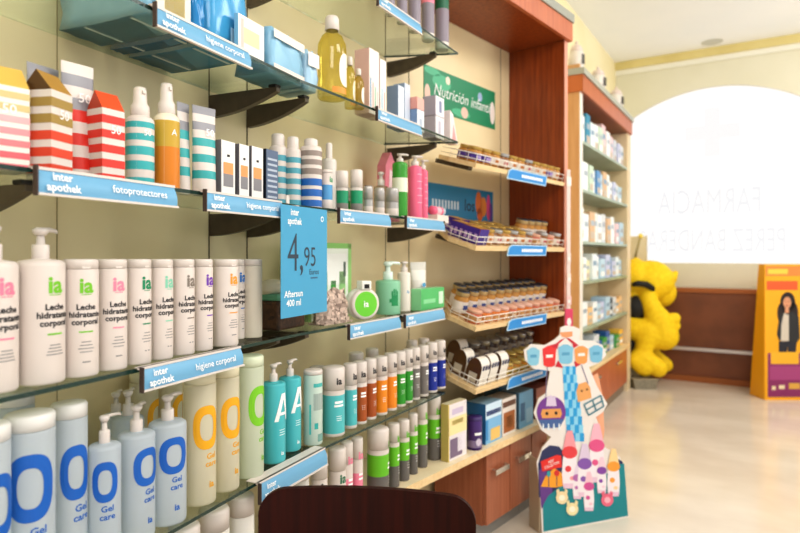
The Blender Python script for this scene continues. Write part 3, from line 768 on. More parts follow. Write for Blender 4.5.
tag(b.build('sponge_pack', None, loc, (0,0,s_.rz)), 'pink pack with pale label behind the green pump bottle', 'pack')

# ------------------------------------------------------------------ second shelf: pads, oil, small cartons
def softpack(px0, px1, top, off, dep, z, m, lab, deco=(), puff=.012, s_=None):
    s_ = s_ or sec((px0+px1)/2); p0, p1 = s_.col(px0, off), s_.col(px1, off); w = math.dist(p0, p1)
    c = ((p0[0]+p1[0])/2-s_.n[0]*dep/2, (p0[1]+p1[1])/2-s_.n[1]*dep/2)
    h = max(.05, (HZ-top)*(p0[1]+p1[1])/2/F - z)
    o = empty('plastic_pack', lab, 'pack', W(c, z), (0,0,s_.rz), 'wrapped hygiene packs')
    b = MB(); bm = bmesh.new(); bmesh.ops.create_cube(bm, size=1); bmesh.ops.subdivide_edges(bm, edges=bm.edges[:], cuts=5, use_grid_fill=True)
    for v in bm.verts:
        u = v.co*2; q = Vector((w/2*u.x, dep/2*u.y, h/2*(u.z+1)))
        e = (1-u.x**2)*(1-u.y**2)+(1-u.x**2)*(1-u.z**2)*.6+(1-u.y**2)*(1-u.z**2)*.6
        k = .93+.07*min(1, (1-abs(u.x)**6)*(1-abs(u.z)**6)+.2)
        q.x *= k; q.y *= k+.0
        q += Vector((math.sin(u.z*5+u.y*3), math.sin(u.x*6+u.z*4), 0))*.003
        if u.z > -.9: q.z += .004*math.sin(u.x*7+u.y*5)
        v.co = q
    bm.verts.index_update()
    b.add([tuple(v.co) for v in bm.verts], [[v.index for v in f.verts] for f in bm.faces], m, True); bm.free()
    if dep > .2:
        for q_ in (-.28, .22): b.box((-w*.42,dep*(q_-.015),-.0008), (w*.42,dep*(q_+.015),.004), mat('#cfe0e6', .3))
    b.build('wrapper', o)
    if deco:
        g = MB()
        for x0, x1, z0, z1, mm in deco: g.poly(mm, [(w*(x0-.5),h*z0),(w*(x1-.5),h*z0),(w*(x1-.5),h*z1),(w*(x0-.5),h*z1)], -dep/2, .007)
        g.build('printed_label', o)
BL1 = mat('#86b9d4', .3); BL2 = mat('#1f78b4', .2); BL3 = mat('#8fc0dc', .3)
softpack(149, 190, -40, .02, .265, S1, BL1, 'white and yellow wrapped pack above the label strip', [(.1,.95,.03,.9,mat('#e9e3d4')),(.3,.8,.1,.5,mat('#e9d27a'))], s_=M1)
softpack(193, 206, -10, .03, .255, S1, mat('#1e86c4', .15), 'deep blue shiny bag on the second shelf', s_=M1)
softpack(209, 250, -45, .035, .255, S1, mat('#4aa3d4', .15), 'large glossy blue pack leaning on the second shelf', [(.45,.8,.05,.25,mat('#a9cfe4'))], s_=M1)
carton(238, 264, 20, .008, S1, .012, mat('#f1eae4'), mat('#8cc2e0'), 'white card with orange print in front of the blue pack', ((.2,.8,.3,.7,mat('#f3dcae')),(.1,.2,.1,.9,mat('#f0c8c0'))), s_=M1)
softpack(270, 304, 36, .03, .12, S1, BL3, 'pale blue and white wrapped pack beside the blue pack', [(.05,.95,.78,.97,mat('#efe2da')),(.05,.95,.05,.2,mat('#e6dcd6'))])
softpack(306, 318, 52, .045, .12, S1, mat('#a9cbe2', .3), 'small pale blue wrapped pack left of the oil bottle', [(.05,.95,.6,.95,mat('#efe4de'))])
OIL = clear('yellow_oil', '#f2e9a8', .12, .12, '#ead94e', .03)
def oil(px, w, top, off, lab, zb=.8):
    s_, loc, W_, h = spot(px, off, S1, w, top); r = W_/2
    o = empty('oil_bottle', lab, 'bottle', loc, (0,0,s_.rz-R(15)), 'golden oil bottles')
    b = MB(); z = h
    b.lathe([(0,0),(r*.9,0),(r,h*.02),(r*.98,h*.3),(r,h*.55),(r*.96,h*.66),(r*.7,h*.76),(r*.42,h*.80),(r*.4,h*.83)], OIL, 32); b.build('body', o)
    c = MB(); c.lathe([(r*.46,h*.83),(r*.5,h*.835),(r*.48,h*.97),(r*.4,h),(0,h)], CAPW, 20); c.build('cap', o)
    c = MB(); c.oring(mat('#efeae0', .4), r*.6, h*.2, h*.33, r*1.0, R(25), 0.01, .01); c.bar(mat('#e29a3c'), r*1.3, h*.07, h*.08, r*.99); c.build('label', o)
oil(332, 29, 17, .05, 'large golden oil bottle with white cap')
oil(350, 11, 57, .07, 'small golden oil bottle with white cap right behind the large one')
oil(358.5, 11, 69, .05, 'small golden oil bottle with white cap beside the pink and white cartons')
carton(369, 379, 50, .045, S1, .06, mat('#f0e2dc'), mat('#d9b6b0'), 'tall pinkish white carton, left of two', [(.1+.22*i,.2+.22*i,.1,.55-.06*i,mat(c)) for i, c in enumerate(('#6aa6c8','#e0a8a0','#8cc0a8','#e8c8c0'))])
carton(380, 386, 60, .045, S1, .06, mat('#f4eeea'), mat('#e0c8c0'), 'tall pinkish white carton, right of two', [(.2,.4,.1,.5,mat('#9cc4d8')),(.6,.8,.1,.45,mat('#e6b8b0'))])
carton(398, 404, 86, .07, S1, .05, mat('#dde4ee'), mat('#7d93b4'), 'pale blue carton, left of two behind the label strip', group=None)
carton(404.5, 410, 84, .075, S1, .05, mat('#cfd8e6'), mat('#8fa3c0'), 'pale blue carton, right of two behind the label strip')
carton(417, 424, 110, .045, S1, .05, mat('#e9ecf2'), mat('#7f9ac0'), 'small blue and white carton under the pink one', ((.3,.7,.2,.6,mat('#b9c4d6')),), topm=mat('#e6b0a8'))
zst = (HZ-110)*M2.col(420.5, .045)[1]/F
carton(417, 424, 98, .045, zst+.0012, .05, mat('#e8b4aa'), mat('#e2a398'), 'small pink carton stacked on the blue and white one')
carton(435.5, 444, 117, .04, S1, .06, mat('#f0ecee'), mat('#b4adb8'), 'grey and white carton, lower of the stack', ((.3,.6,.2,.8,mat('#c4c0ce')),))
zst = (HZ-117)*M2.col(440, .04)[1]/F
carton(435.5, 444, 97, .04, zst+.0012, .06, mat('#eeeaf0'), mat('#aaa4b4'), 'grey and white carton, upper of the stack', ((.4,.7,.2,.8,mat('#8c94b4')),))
s_, loc, w, h = spot(449, .05, S1, 8, 112, M2)
b = MB(); b.prism([(-.03,0),(.05,0),(.0,h*.9),(-.03,h)], -.02, .02, mat('#efe4e4')); b.poly(mat('#e9a8a8'), [(-.01,h*.1),(.03,h*.1),(0,h*.6)], -.02, .001)
tag(b.build('sample_card', None, loc, (0,0,s_.rz)), 'white and pink wedge pack at the right end of the second shelf', 'pack')

# ------------------------------------------------------------------ topmost shelf bottles
def topd(b, r, h):
    b.text('ia', WTXT, h*.13, (0,0,h*.55), .03, wrap=r)
GY2 = mat('#8d8490', .4)
for px, w, top, c, lb in ((390, 10, -60, '#2b3b40', 'dark'), (402, 11, -60, '#b7a8c0', 'lilac'), (414.5, 13, -60, '#8fd0b4', 'mint green'), (428, 13, -60, '#f08aa2', 'pink'), (442, 14, -60, '#17694a', 'dark green')):
    cap_bottle(px, w, top, .045, S0, [(0,.06,CAPW),(.06,.36,GY2),(.36,.72,mat(c, .4))], f'white footed bottle with grey and {lb} bands on the topmost shelf', deco=topd, group='bottles on the topmost shelf', twist=-10)

# ------------------------------------------------------------------ counter level products and worktop
def frontc(s_, px): return s_.col(px, -.06)
wt = MB()
F1 = (M1.at(0, -.06)); 
# intersection of the M1 and M2 counter fronts, then along to the baby food bay
def isect(sa, oa, sb, ob):
    p, q = sa.at(0, oa), sb.at(0, ob); d, e = sa.d, sb.d
    t = ((q[0]-p[0])*e[1]-(q[1]-p[1])*e[0])/(d[0]*e[1]-d[1]*e[0]); return (p[0]+d[0]*t, p[1]+d[1]*t)
c12 = isect(M1, .005, M2, .005); c2b = isect(M2, .005, BU, 0.0)
BR = BU.tcol(564.8)        # right end of baby food bay along its run
GAP = .004
front = [M1.at(-1.6, .005), c12]
u0, u1 = (c2b[0]-M2.d[0]*.10, c2b[1]-M2.d[1]*.10), (c2b[0]+BU.d[0]*.10, c2b[1]+BU.d[1]*.10)
mid = c2b
for i in range(7):
    k = i/6; a = (1-k)**2; b_ = 2*k*(1-k); c_ = k*k
    front.append((a*u0[0]+b_*mid[0]+c_*u1[0], a*u0[1]+b_*mid[1]+c_*u1[1]))
front.append(BU.at(BR-.003, 0))
def inset(p, s_): return (p[0]+s_.n[0]*GAP, p[1]+s_.n[1]*GAP)
back = [BU.at(BR-.003, .334), inset(bs, BU), inset(m2e, M2), inset(m2s, M2), inset(m1e, M1), M1.at(-1.6, DEP-GAP)]
wt.slab([xy(p) for p in front+back], -.03, 0, noisy('pale_worktop', '#ead9b6', '#f0e2c4', 8, .4), WOODL)
tag(wt.build('worktop', None, (0,0,H+CT)), 'long pale worktop running under the shelves', 'worktop')
def base_unit(s_, t0, t1, off, ndoor, lab, dep=.28):
    p = s_.at(t0, off); L = t1-t0
    o = empty('base_cabinet', lab, 'cabinet', W(p, FLOOR), (0,0,s_.rz), 'low drawer cabinets')
    hz = H+CT-.031
    b = MB(); b.box((0,.02,.10), (L,dep,hz), WOODC); b.build('carcass', o)
    k = MB(); k.box((0,.07,0), (L,dep,.10), mat('#8f8d88', .3)); k.build('plinth', o)
    for i in range(ndoor):
        x0, x1 = L*i/ndoor+.003, L*(i+1)/ndoor-.003
        d = MB(); d.box((x0,0,.105), (x1,.0195,hz-.004), WOODC, .002); dr = d.build('drawer', o)
        hd = MB(); xc = (x0+x1)/2; zz = hz-.095
        hd.prism([(xc-.06, zz-.012), (xc+.06, zz-.012), (xc+.06, zz+.012), (xc-.06, zz+.012)], -.024, -.019, CHROME)
        hd.box((xc-.055,-.02,zz+.004), (xc-.045,0,zz+.012), CHROME); hd.box((xc+.045,-.02,zz+.004), (xc+.055,0,zz+.012), CHROME)
        h_ = hd.build('handle', dr); h_['label'] = 'brushed metal handle'
tb = (u1[0]-BU.p[0])*BU.d[0]+(u1[1]-BU.p[1])*BU.d[1]
th1, th2 = BU.tcol(498.5, .02), BU.tcol(521, .02); wdr = th2-th1; tb = max(tb, th1-wdr/2-.005)
print('DBG', wdr, tb, BR, [400+600*p[0]/p[1] for p in front])
base_unit(BU, tb+.005, tb+.005+2*wdr, .02, 2, 'low reddish wood drawer cabinet under the baby food bay')
if BR-.006-(tb+.005+2*wdr) > .1: base_unit(BU, tb+.008+2*wdr, BR-.006, .02, 1, 'narrow reddish wood drawer cabinet behind the cardboard display')
t1_ = (c12[0]-M2.p[0])*M2.d[0]+(c12[1]-M2.p[1])*M2.d[1]
t2_ = (u0[0]-M2.p[0])*M2.d[0]+(u0[1]-M2.p[1])*M2.d[1]
base_unit(M2, t1_+.03, t2_-.02, +.03, 2, 'low reddish wood drawer cabinet under the middle shelves', .25)
t3_ = (c12[0]-M1.p[0])*M1.d[0]+(c12[1]-M1.p[1])*M1.d[1]
base_unit(M1, t3_-1.0, t3_-.03, +.03, 2, 'low reddish wood drawer cabinet under the near shelves', .25)
# curved filler front between the two cabinets
cf = MB(); fr = []
for p in front[2:9]:
    fr.append((p[0]-BU.n[0]*.03, p[1]-BU.n[1]*.03))
bk_ = [(p[0]-BU.n[0]*.018, p[1]-BU.n[1]*.018) for p in fr[::-1]]
cf.slab([xy(p) for p in fr+bk_], .0, H+CT-.031, WOODC)
tag(cf.build('corner_panel', None, (0,0,0)), 'curved reddish wood panel joining the two low cabinets', 'panel')
LG = mat('#6cc126', .4); DGY = mat('#6b6764', .4)
def iad(c):
    def f(b, r, h):
        b.text('ia', mat(c, .5), h*.15, (0,0,h*.76), .03, wrap=r)
        b.bar(WTXT, r*.9, h*.035, h*.5, r); b.bar(WTXT, r*1.0, h*.03, h*.44, r)
        for k in range(3): b.bar(WTXT, r*.5, h*.008, h*(.3-.04*k), r)
    return f
for i, (px, w, top, off, tw) in enumerate(((378, 22, 427, .04, 30), (393.5, 12, 423, .045, 10), (403.5, 12, 419, .045, -5), (413, 9.5, 413, .045, -10), (422, 11, 399, .05, 10), (434, 13.5, 395, .05, -18))):
    cap_bottle(px, w, top, off, CT, [(0,.04,DGY),(.04,.34,DGY),(.34,.64,LG),(.64,.7,WHITE)], f'white, lime green and grey bottle on the worktop, {ORD[i]} from the left', deco=iad('#6cc126'), twist=tw, group='lime green bottles on the worktop', dome=.03)
for px, w, top, off, tw, c, lb in ((319, 17, 453, .04, -10, '#2a2a2a', 'white bottle with black logo below the lowest label strip'), (337, 18, 447, .05, -10, '#16704e', 'white bottle with dark green logo and base on the worktop')):
    cap_bottle(px, w, top, off, CT, [(0,.38,mat('#f2efec') if c == '#2a2a2a' else mat('#17694a')),(.38,.7,WHITE)], lb, deco=txtdeco([('ia', mat(c), .17, .6, .03)]), twist=tw, dome=.03)
for px, w, top, lb in ((346.5, 13, 441, 'left'), (357, 12, 437, 'right')):
    cap_bottle(px, w, top, .05, CT, [(0,.52,mat('#ef8ea8')),(.52,.7,WHITE)], f'white and pink bottle on the worktop, {lb} of the pair', deco=iad('#ef8ea8'), twist=-10, group='pink bottles on the worktop', dome=.03)
for px, w, top, off, lb in ((184, 31, 524, .05, 'leftmost of the three'), (214, 30, 507, .05, 'middle of the three'), (241, 26, 494, .05, 'rightmost of the three'), (300, 18, 462, .05, 'just right of the chair back')):
    cap_bottle(px, w, top, off, CT, [(0,.1,mat('#3fb39a')),(.1,.8,mat('#eceae4'))], f'white capped bottle under the lowest glass shelf, {lb}', twist=-10, group='white bottles under the lowest shelf', dome=.03, deco=txtdeco([('ia', mat('#3fa08a'), .12, .5, .02)]))

# baby food bay: panel, cornice, trays
o = empty('tall_end_panel', 'tall reddish wood end panel closing the baby food bay', 'panel', W(BU.at(BR, 0), FLOOR), (0,0,BU.rz))
b = MB(); b.box((0,.004,0), (.038,.336,H+1.155), WOODR); b.build('board', o)
b = MB(); b.box((0,0,0), (.038,.004,H+1.155), mat('#d99a86', .35)); b.build('highlight_edge', o)  # pale pink front edge: reflected light painted into the colour
o = empty('wood_cornice', 'wooden cornice with grey top edge above the baby food bay', 'cornice', W(BU.at(BR, 0), 1.155), (0,0,BU.rz))
L0 = -1.25
b = MB(); b.box((L0,0,.0015), (.05,.335,.02), WOODR); b.build('soffit', o)
b = MB(); b.box((L0,-.022,.0005), (.052,-.001,.10), WOODO, .001); b.build('fascia', o)
b = MB(); b.box((L0,-.03,.1005), (.058,.335,.145), mat('#9a9c92', .5)); b.build('top_board', o)

TILT = R(16.5)
TX0 = BU.tcol(476)       # tray front left corner
TL = BR-TX0-.004
TW = .30
WIRE = mat('#ece8e0', .3, .3)
def tray(z, lab, sgn=True):
    o = empty('wire_edged_tray', lab, 'tray', W(BU.at(TX0, .004), z), (TILT,0,BU.rz), 'sloping trays of the baby food bay')
    b = MB(); b.slab([(0,0),(TL,0),(TL,TW),(.13,TW),(0,.15)], 0, .02, WOODL); b.build('board', o)
    w = MB(); y = .012; zt = .058
    for zz in (.036, zt): w.tube([(.13,TW-.01,zz),(.012,.15,zz),(.012,y,zz),(TL-.01,y,zz)], .0024, WIRE, 6)
    n = 14
    for i in range(n+1): w.tube([(.012+(TL-.022)*i/n, y, .02), (.012+(TL-.022)*i/n, y, zt)], .0015, WIRE, 5)
    for i in range(1, 4): w.tube([(.012, y+.046*i, .02), (.012, y+.046*i, zt)], .0015, WIRE, 5)
    w.build('wire_guard', o)
    s = MB(); x0, x1 = BU.tcol(506)-TX0, BU.tcol(545)-TX0
    T = Matrix.Rotation(-TILT, 4, 'X')
    hgt = .05
    pl = [(x0,-.022),(x0+.02,.02),(x0+.05,.03),(x1+.015,.03),(x1,-.022)]
    s.prism(pl, -.009, -.006, mat('#b9d6ea'), T)
    pl2 = [(x0+.008,-.017),(x0+.025,.016),(x0+.052,.025),(x1+.006,.025),(x1-.006,-.017)]
    s.poly(mat('#1f8ad0', .4), pl2, -.009, .0008, T)
    for i in range(11):
        xx = x0+.14+i*.02; s.poly(WTXT, [(xx,-.004),(xx+.014,-.004),(xx+.014,.011),(xx,.011)], -.009, .0016, T)
    q = s.build('title_plate', o); q['label'] = 'blue title plate with white lettering'
    b = MB(); b.box((.10,.10,-.02), (.13,TW-.01,-.001), DARKM); b.build('support', o)
    return o
trays = {}
for nm, z, lab in (('top', .37, 'top sloping beech tray with wire guard and blue plate'), ('second', .018, 'second sloping beech tray with wire guard and blue plate'), ('third', -.325, 'third sloping beech tray with wire guard and blue plate'), ('bottom', -.592, 'bottom sloping beech tray with wire guard and blue plate')):
    trays[nm] = (tray(z, lab), z)
def traypt(nm, x, y, up=.0205):
    z = trays[nm][1]; c, s = math.cos(TILT), math.sin(TILT)
    yy = y*c-up*s; zz = y*s+up*c
    return W(BU.at(TX0+x, .004+yy), z+zz)
def proto_jar(lidm, glassm, labm, h, r, lab, stripe=None, lid2=None):
    o = empty('food_jar', lab, 'jar', (0,0,0)); k = .8
    b = MB(); b.lathe([(0,0),(r*.9,0),(r,h*.05),(r,h*.68),(r*.82,h*.78),(r*.82,h*.8)], glassm, 20)
    b.lathe([(r*1.012,h*.14),(r*1.012,h*.6)], labm, 20)
    if stripe: b.bar(stripe, r*1.1, h*.18, h*.38, r*1.012); 
    b.build('glass', o)
    c = MB(); c.lathe([(r*.82,h*.8),(r*.9,h*.8),(r*.92,h*.82),(r*.92,h*.96)], lid2 or lidm, 20); c.lathe([(r*.92,h*.96),(r*.86,h),(0,h)], lidm, 20); c.build('lid', o)
    return o
AMB = mat('#b9853c', .15); AMB2 = mat('#c98a34', .15); ORJ = mat('#d8792a', .2); BRJ = mat('#8c5a2c', .15); LABW = mat('#e6ddd4', .45); LABP = mat('#4a2f8c', .4); LABK = mat('#d9b0a0', .4); NAVY = mat('#39404c', .3, .5)
protos = {
 'a': (GOLD, AMB, LABW, .068, .034, mat('#c9803a'), 'amber food jar with gold lid'),
 'p': (GOLD, AMB, LABP, .068, .034, mat('#b9a6e0'), 'food jar with purple label'),
 't': (NAVY, AMB, LABW, .112, .034, mat('#4a5f9c'), 'tall food jar with dark lid'),
 'o': (LABK, ORJ, mat('#c9894a', .3), .056, .036, mat('#dfae74'), 'small orange fruit pot'),
 'q': (mat('#d8a890'), mat('#c96a4a', .3), mat('#b98a54', .3), .056, .036, mat('#e8c8a8'), 'small brownish fruit pot'),
 'g': (TIN, BRJ, LABW, .068, .034, mat('#c46a6a'), 'food jar with silver lid and pink mark'),
 'y': (mat('#b8a058', .3, .5), AMB2, mat('#c8b060', .4), .060, .034, mat('#8a7c3a'), 'small golden jar'),
 'd': (TIN, mat('#4a3424', .2), mat('#b8aea0', .45), .105, .040, mat('#6c6478'), 'tall dark jar with metal lid'),
}
used = {}
def jar(kind, nm, x, y, where, group, up=.0205):
    pr = protos[kind]
    lab = f'{pr[6]}, {where}'
    if kind not in used: o = proto_jar(pr[0], pr[1], pr[2], pr[3], pr[4], lab, pr[5], mat('#b9a070', .35, .3) if kind == 't' else None); used[kind] = o
    else: o = copy_tree(used[kind])
    o['label'] = lab; o['category'] = 'jar'; o['group'] = group
    o.location = traypt(nm, x, y, up); o.rotation_euler = (TILT, 0, BU.rz)
def rowof(kind, nm, xs_, y, rown, tn):
    for i, x in enumerate(xs_):
        kk = kind[i % len(kind)] if isinstance(kind, list) else kind
        jar(kk, nm, x, y, f'{ORD[i]} in {rown} of {tn} tray', f'jars on the {tn} tray')
rowof(['p','p']+['a','g','a','a','g','a','a','p','a'], 'top', [.048+(TL-.1)/10*i for i in range(11)], .055, 'front row', 'top')
rowof(['p','a','a'], 'top', [.10+.084*i for i in range(3)], .135, 'back row', 'top')
# second tray
def pack(nm, x, y, w, d, h, front, side, lab, name='carton_box', deco=None, tw=0, topm=None, group=None):
    b = MB(); b.box((-w/2,-d/2,0), (w/2,d/2,h), side, .0015)
    b.poly(front, [(-w/2+.001,.001),(w/2-.001,.001),(w/2-.001,h-.001),(-w/2+.001,h-.001)], -d/2, .0007)
    b.add([(-w/2-.0007,-d/2+.001,.001),(-w/2-.0007,d/2-.001,.001),(-w/2-.0007,d/2-.001,h-.001),(-w/2-.0007,-d/2+.001,h-.001)], [[0,1,2,3]], front)
    if topm: b.add([(-w/2+.001,-d/2+.001,h+.0007),(w/2-.001,-d/2+.001,h+.0007),(w/2-.001,d/2-.001,h+.0007),(-w/2+.001,d/2-.001,h+.0007)], [[0,1,2,3]], topm)
    if deco: deco(b, w, d, h)
    o = b.build(name, None, traypt(nm, x, y), (TILT,0,BU.rz+R(tw)))
    return tag(o, lab, 'box', group)
def flowers(b, w, d, h):
    for y in (-.3, .05, .35):
        b.add([(-w/2-.0014, d*(y-.1), h*.25), (-w/2-.0014, d*(y+.1), h*.25), (-w/2-.0014, d*(y+.1), h*.65), (-w/2-.0014, d*(y-.1), h*.65)], [[0,1,2,3]], mat('#b99ad0'))
PUR = mat('#43298c', .35)
for i, (px_, y) in enumerate(((.07, .06), (.088, .15), (.178, .24))):
    pack('second', px_, y, .075, .08, .07, PUR, mat('#8c3420', .4), f'small purple carton on the left side of the second tray, {("front","middle","rear")[i]} one', deco=flowers, topm=mat('#b98a3c'), group='purple cartons on the second tray')
rowof(['a','g'], 'second', [.15+.074*i for i in range(6)], .055, 'front row', 'second')
rowof(['a'], 'second', [.168+.072*i for i in range(6)], .13, 'middle row', 'second')
rowof(['a'], 'second', [.25+.074*i for i in range(4)], .205, 'back row', 'second')
rowof(['q','g'], 'second', [.605+.078*i for i in range(4)], .055, 'right front group', 'second')
rowof(['t'], 'second', [.605+.075*i for i in range(4)], .14, 'tall back group', 'second')
# third tray
rowof(['q','o','o','o','q','o','o','q','q','o','q'], 'third', [.05+(TL-.106)/10*i for i in range(11)], .055, 'front row of pots', 'third')
for r_, y in enumerate((.145, .222)):
    rowof('t', 'third', [(.066, .15)[r_]+.0765*i for i in range((11, 10)[r_])], y, ('front', 'middle', 'back')[r_]+' row of jars', 'third')
rowof('t', 'third', [.05+.078*i for i in range(9)], .285-.02+.035, 'rear row of jars', 'third') if False else None
# bottom tray
def carrier(x, y, lab):
    o = empty('jar_carrier', lab, 'carton', traypt('bottom', x, y), (TILT,0,BU.rz), 'arched carriers on the bottom tray')
    w, d, h = .075, .068, .118
    pl = [(-w/2, 0), (w/2, 0), (w/2, h*.55)]+[(w/2*math.cos(math.pi*k/10), h*.55+h*.45*math.sin(math.pi*k/10)) for k in range(1, 10)]+[(-w/2, h*.55)]
    b = MB(); T = Matrix.Rotation(math.pi/2, 4, 'Z')
    b.prism(pl, -d/2, d/2, mat('#e8e2d8', .45), T, mat('#5a3a1c', .3))
    for k in range(3): b.box((-d/2+.006+.022*k-.0, -w/2-.001, h*.62), (-d/2+.018+.022*k, -w/2+.0, h*.8), mat('#3a3f66'))
    b.build('sleeve', o)
    j = MB(); j.add([(-d/2-.001, -w*.28, h*.1), (-d/2-.001, w*.28, h*.1), (-d/2-.001, w*.28, h*.45), (-d/2-.001, -w*.28, h*.45)], [[0,1,2,3]], mat('#c9bfae'))
    j.lathe([(0,.004),(w*.36,.004),(w*.38,h*.1),(w*.38,h*.6),(w*.28,h*.7),(w*.28,h*.8),(0,h*.8)], BRJ, 16, Matrix.Translation((-d/2+.012,0,0)) @ Matrix.Scale(.4, 4, (1,0,0)))
    j.build('jar_inside', o)
for i, (x, y) in enumerate(((.165,.235),(.085,.145),(.07,.055),(.155,.06),(.245,.06))):
    carrier(x, y, f'white arched jar carrier, {("rearmost on the left edge","middle one on the left edge","front left corner one","second in the front row","third in the front row")[i]} of the bottom tray')
rowof('y', 'bottom', [.325+.076*i for i in range(7)], .055, 'front row', 'bottom')
rowof('y', 'bottom', [.325+.076*i for i in range(7)], .125, 'second row', 'bottom')
rowof('d', 'bottom', [.26+.092*i for i in range(7)], .22, 'back row', 'bottom')

# signs on the bay's back wall
def wallsign(px0, px1, z0, z1, name, lab, cat, fill, deco):
    p0, p1 = BU.col(px0, .335), BU.col(px1, .335); w = math.dist(p0, p1)
    o = empty(name, lab, cat, W(p0, z0), (0,0,BU.rz)); h = z1-z0
    b = MB(); b.box((0,0,0), (w,.0018,h), fill); deco(b, w, h); b.build('printed_panel', o); return o
def d_green(b, w, h):
    lg = mat('#4fb78c', .4); pk = mat('#e6c4b4', .4)
    b.disc(lg, (w*.22,0,h*.72), w*.12, h*.18); b.disc(lg, (w*.1,0,h*.9), w*.1, h*.09); b.disc(lg, (w*.48,0,h*.14), w*.13, h*.1)
    b.disc(pk, (w*.04,0,h*.35), w*.035, h*.22); b.disc(mat('#9fb6d6'), (w*.76,0,h*.72), w*.035, h*.12); b.disc(pk, (w*.53,0,h*.18), w*.05, h*.14, eps=.0008); b.disc(mat('#efe2d0'), (w*.3,0,h*.82), w*.03, h*.1, eps=.0008)
    b.disc(mat('#efe6e0'), (w*.955,0,h*.42), w*.04, h*.3)
    vs, fs = text_geo('Nutrición infantil'); tw = max(v[0] for v in vs)-min(v[0] for v in vs)
    T = Matrix(((1,0,.22,-.22*h*.5),(0,1,0,0),(0,0,1,0),(0,0,0,1)))
    b.text('Nutrición infantil', WTXT, h*.40, (w*.53,0,h*.5), -.004, sx=w*.80/(tw*h*.40), T=T, eps=.0014, res=4)
wallsign(424, 495, .692, .897, 'hanging_sign', 'green sign reading Nutrición infantil on the bay back wall', 'sign', mat('#178a5f', .4), d_green)
def d_blue(b, w, h):
    b.text('los', mat('#14384c'), h*.5, (w*.62,0,h*.48), .01)
    for i in range(9): b.bar(mat('#d6e4ee'), w*.025, h*.24, h*.45, x=w*(.1+.043*i))
    for c, x, z, rx, rz in (('#d9742c',.76,.6,.05,.35),('#e08a34',.84,.5,.05,.3),('#d86a28',.78,.25,.045,.2),('#d94f8c',.92,.5,.035,.4),('#6a4aa0',.96,.35,.03,.3)):
        b.disc(mat(c), (w*x,0,h*z), w*rx, h*rz)
wallsign(425, 493, .17, .345, 'hanging_sign', 'blue sign with orange butterfly on the bay back wall', 'sign', mat('#1f86b4', .4), d_blue)
s_, loc, w, h = spot(437, .09, S2, 20, 212, M2)
b = MB(); b.box((-.055,-.03,0), (.055,.03,.034), mat('#eadfd6'), .002)
tag(b.build('carton_box', None, loc, (0,0,s_.rz)), 'flat cream carton at the right end of the third shelf', 'box')
o = empty('cream_tube', 'pink tube lying on the flat cream carton beside the pink shower bottles', 'tube', loc+Vector((0,0,.0345)), (0,0,s_.rz))
T = Matrix.Translation((0,0,.019)) @ Matrix.Rotation(R(90), 4, 'Y')
b = MB(); b.lathe([(0,-.055),(.017,-.055),(.019,-.05),(.019,.03)], PNK, 20, T); b.lathe([(.0193,-.03),(.0193,.012)], mat('#f3c3cf'), 20, T); b.build('body', o)
b = MB(); b.lathe([(.018,.03),(.018,.053),(0,.055)], mat('#cfe0ea'), 20, T); b.build('cap', o)
# boxes on the worktop in the bay
carton(448, 466.5, 402, .03, CT, .035, mat('#e6dfe0'), mat('#c9b46a'), 'yellow and white carton with flower picture on the worktop', ((0,1,.45,.75,mat('#efe0a8')),(.2,.8,.8,.9,mat('#cdbfd6')),(.1,.75,.05,.38,mat('#7d6a86')),(.5,.9,.12,.4,mat('#e9e2ea')),(0,.05,0,1,mat('#d9c064')),(.2,.8,.62,.7,mat('#d8c47a'))), s_=BU, topm=mat('#d8cfae'))
s_, loc, w, h = spot(474.5, .045, CT, 15, 416, BU)
o = empty('milk_tin', 'purple round milk tin on the worktop', 'tin', loc, (0,0,BU.rz-R(25)))
b = MB(); r = w/2; b.lathe([(0,0),(r,0),(r,h*.88)], mat('#4a2a7c', .3), 28); b.lathe([(r*1.005,h*.08),(r*1.005,h*.3)], mat('#8a7aa0', .4), 28); b.text('Festa', WTXT, h*.15, (0,0,h*.5), .02, wrap=r) if False else b.bar(WTXT, r*1.1, h*.08, h*.5, r); b.disc(mat('#cfc6d8'), (0,-r*1.0,h*.25), r*.4, h*.12); b.build('body', o)
b = MB(); b.lathe([(r*1.02,h*.88),(r*1.03,h*.9),(r*1.02,h),(0,h)], mat('#3c2468', .35), 28); b.build('lid', o)
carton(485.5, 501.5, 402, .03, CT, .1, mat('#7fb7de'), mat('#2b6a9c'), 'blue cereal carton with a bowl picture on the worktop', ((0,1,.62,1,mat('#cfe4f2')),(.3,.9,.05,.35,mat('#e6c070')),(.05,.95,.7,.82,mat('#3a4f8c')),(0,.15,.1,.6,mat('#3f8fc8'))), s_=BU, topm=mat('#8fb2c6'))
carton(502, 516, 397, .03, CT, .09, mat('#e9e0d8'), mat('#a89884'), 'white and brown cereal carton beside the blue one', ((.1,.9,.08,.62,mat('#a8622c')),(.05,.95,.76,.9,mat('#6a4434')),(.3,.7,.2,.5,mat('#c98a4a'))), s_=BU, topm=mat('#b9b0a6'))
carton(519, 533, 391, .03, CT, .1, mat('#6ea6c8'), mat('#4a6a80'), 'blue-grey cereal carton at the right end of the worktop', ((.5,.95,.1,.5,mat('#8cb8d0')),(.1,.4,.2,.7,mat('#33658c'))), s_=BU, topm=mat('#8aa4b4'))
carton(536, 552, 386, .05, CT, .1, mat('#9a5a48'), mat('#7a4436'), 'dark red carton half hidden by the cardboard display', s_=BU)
carton(498, 520, 383, .18, CT, .08, mat('#5a90b4'), mat('#3f6078'), 'blue carton in the back row behind the cereal cartons', s_=BU)

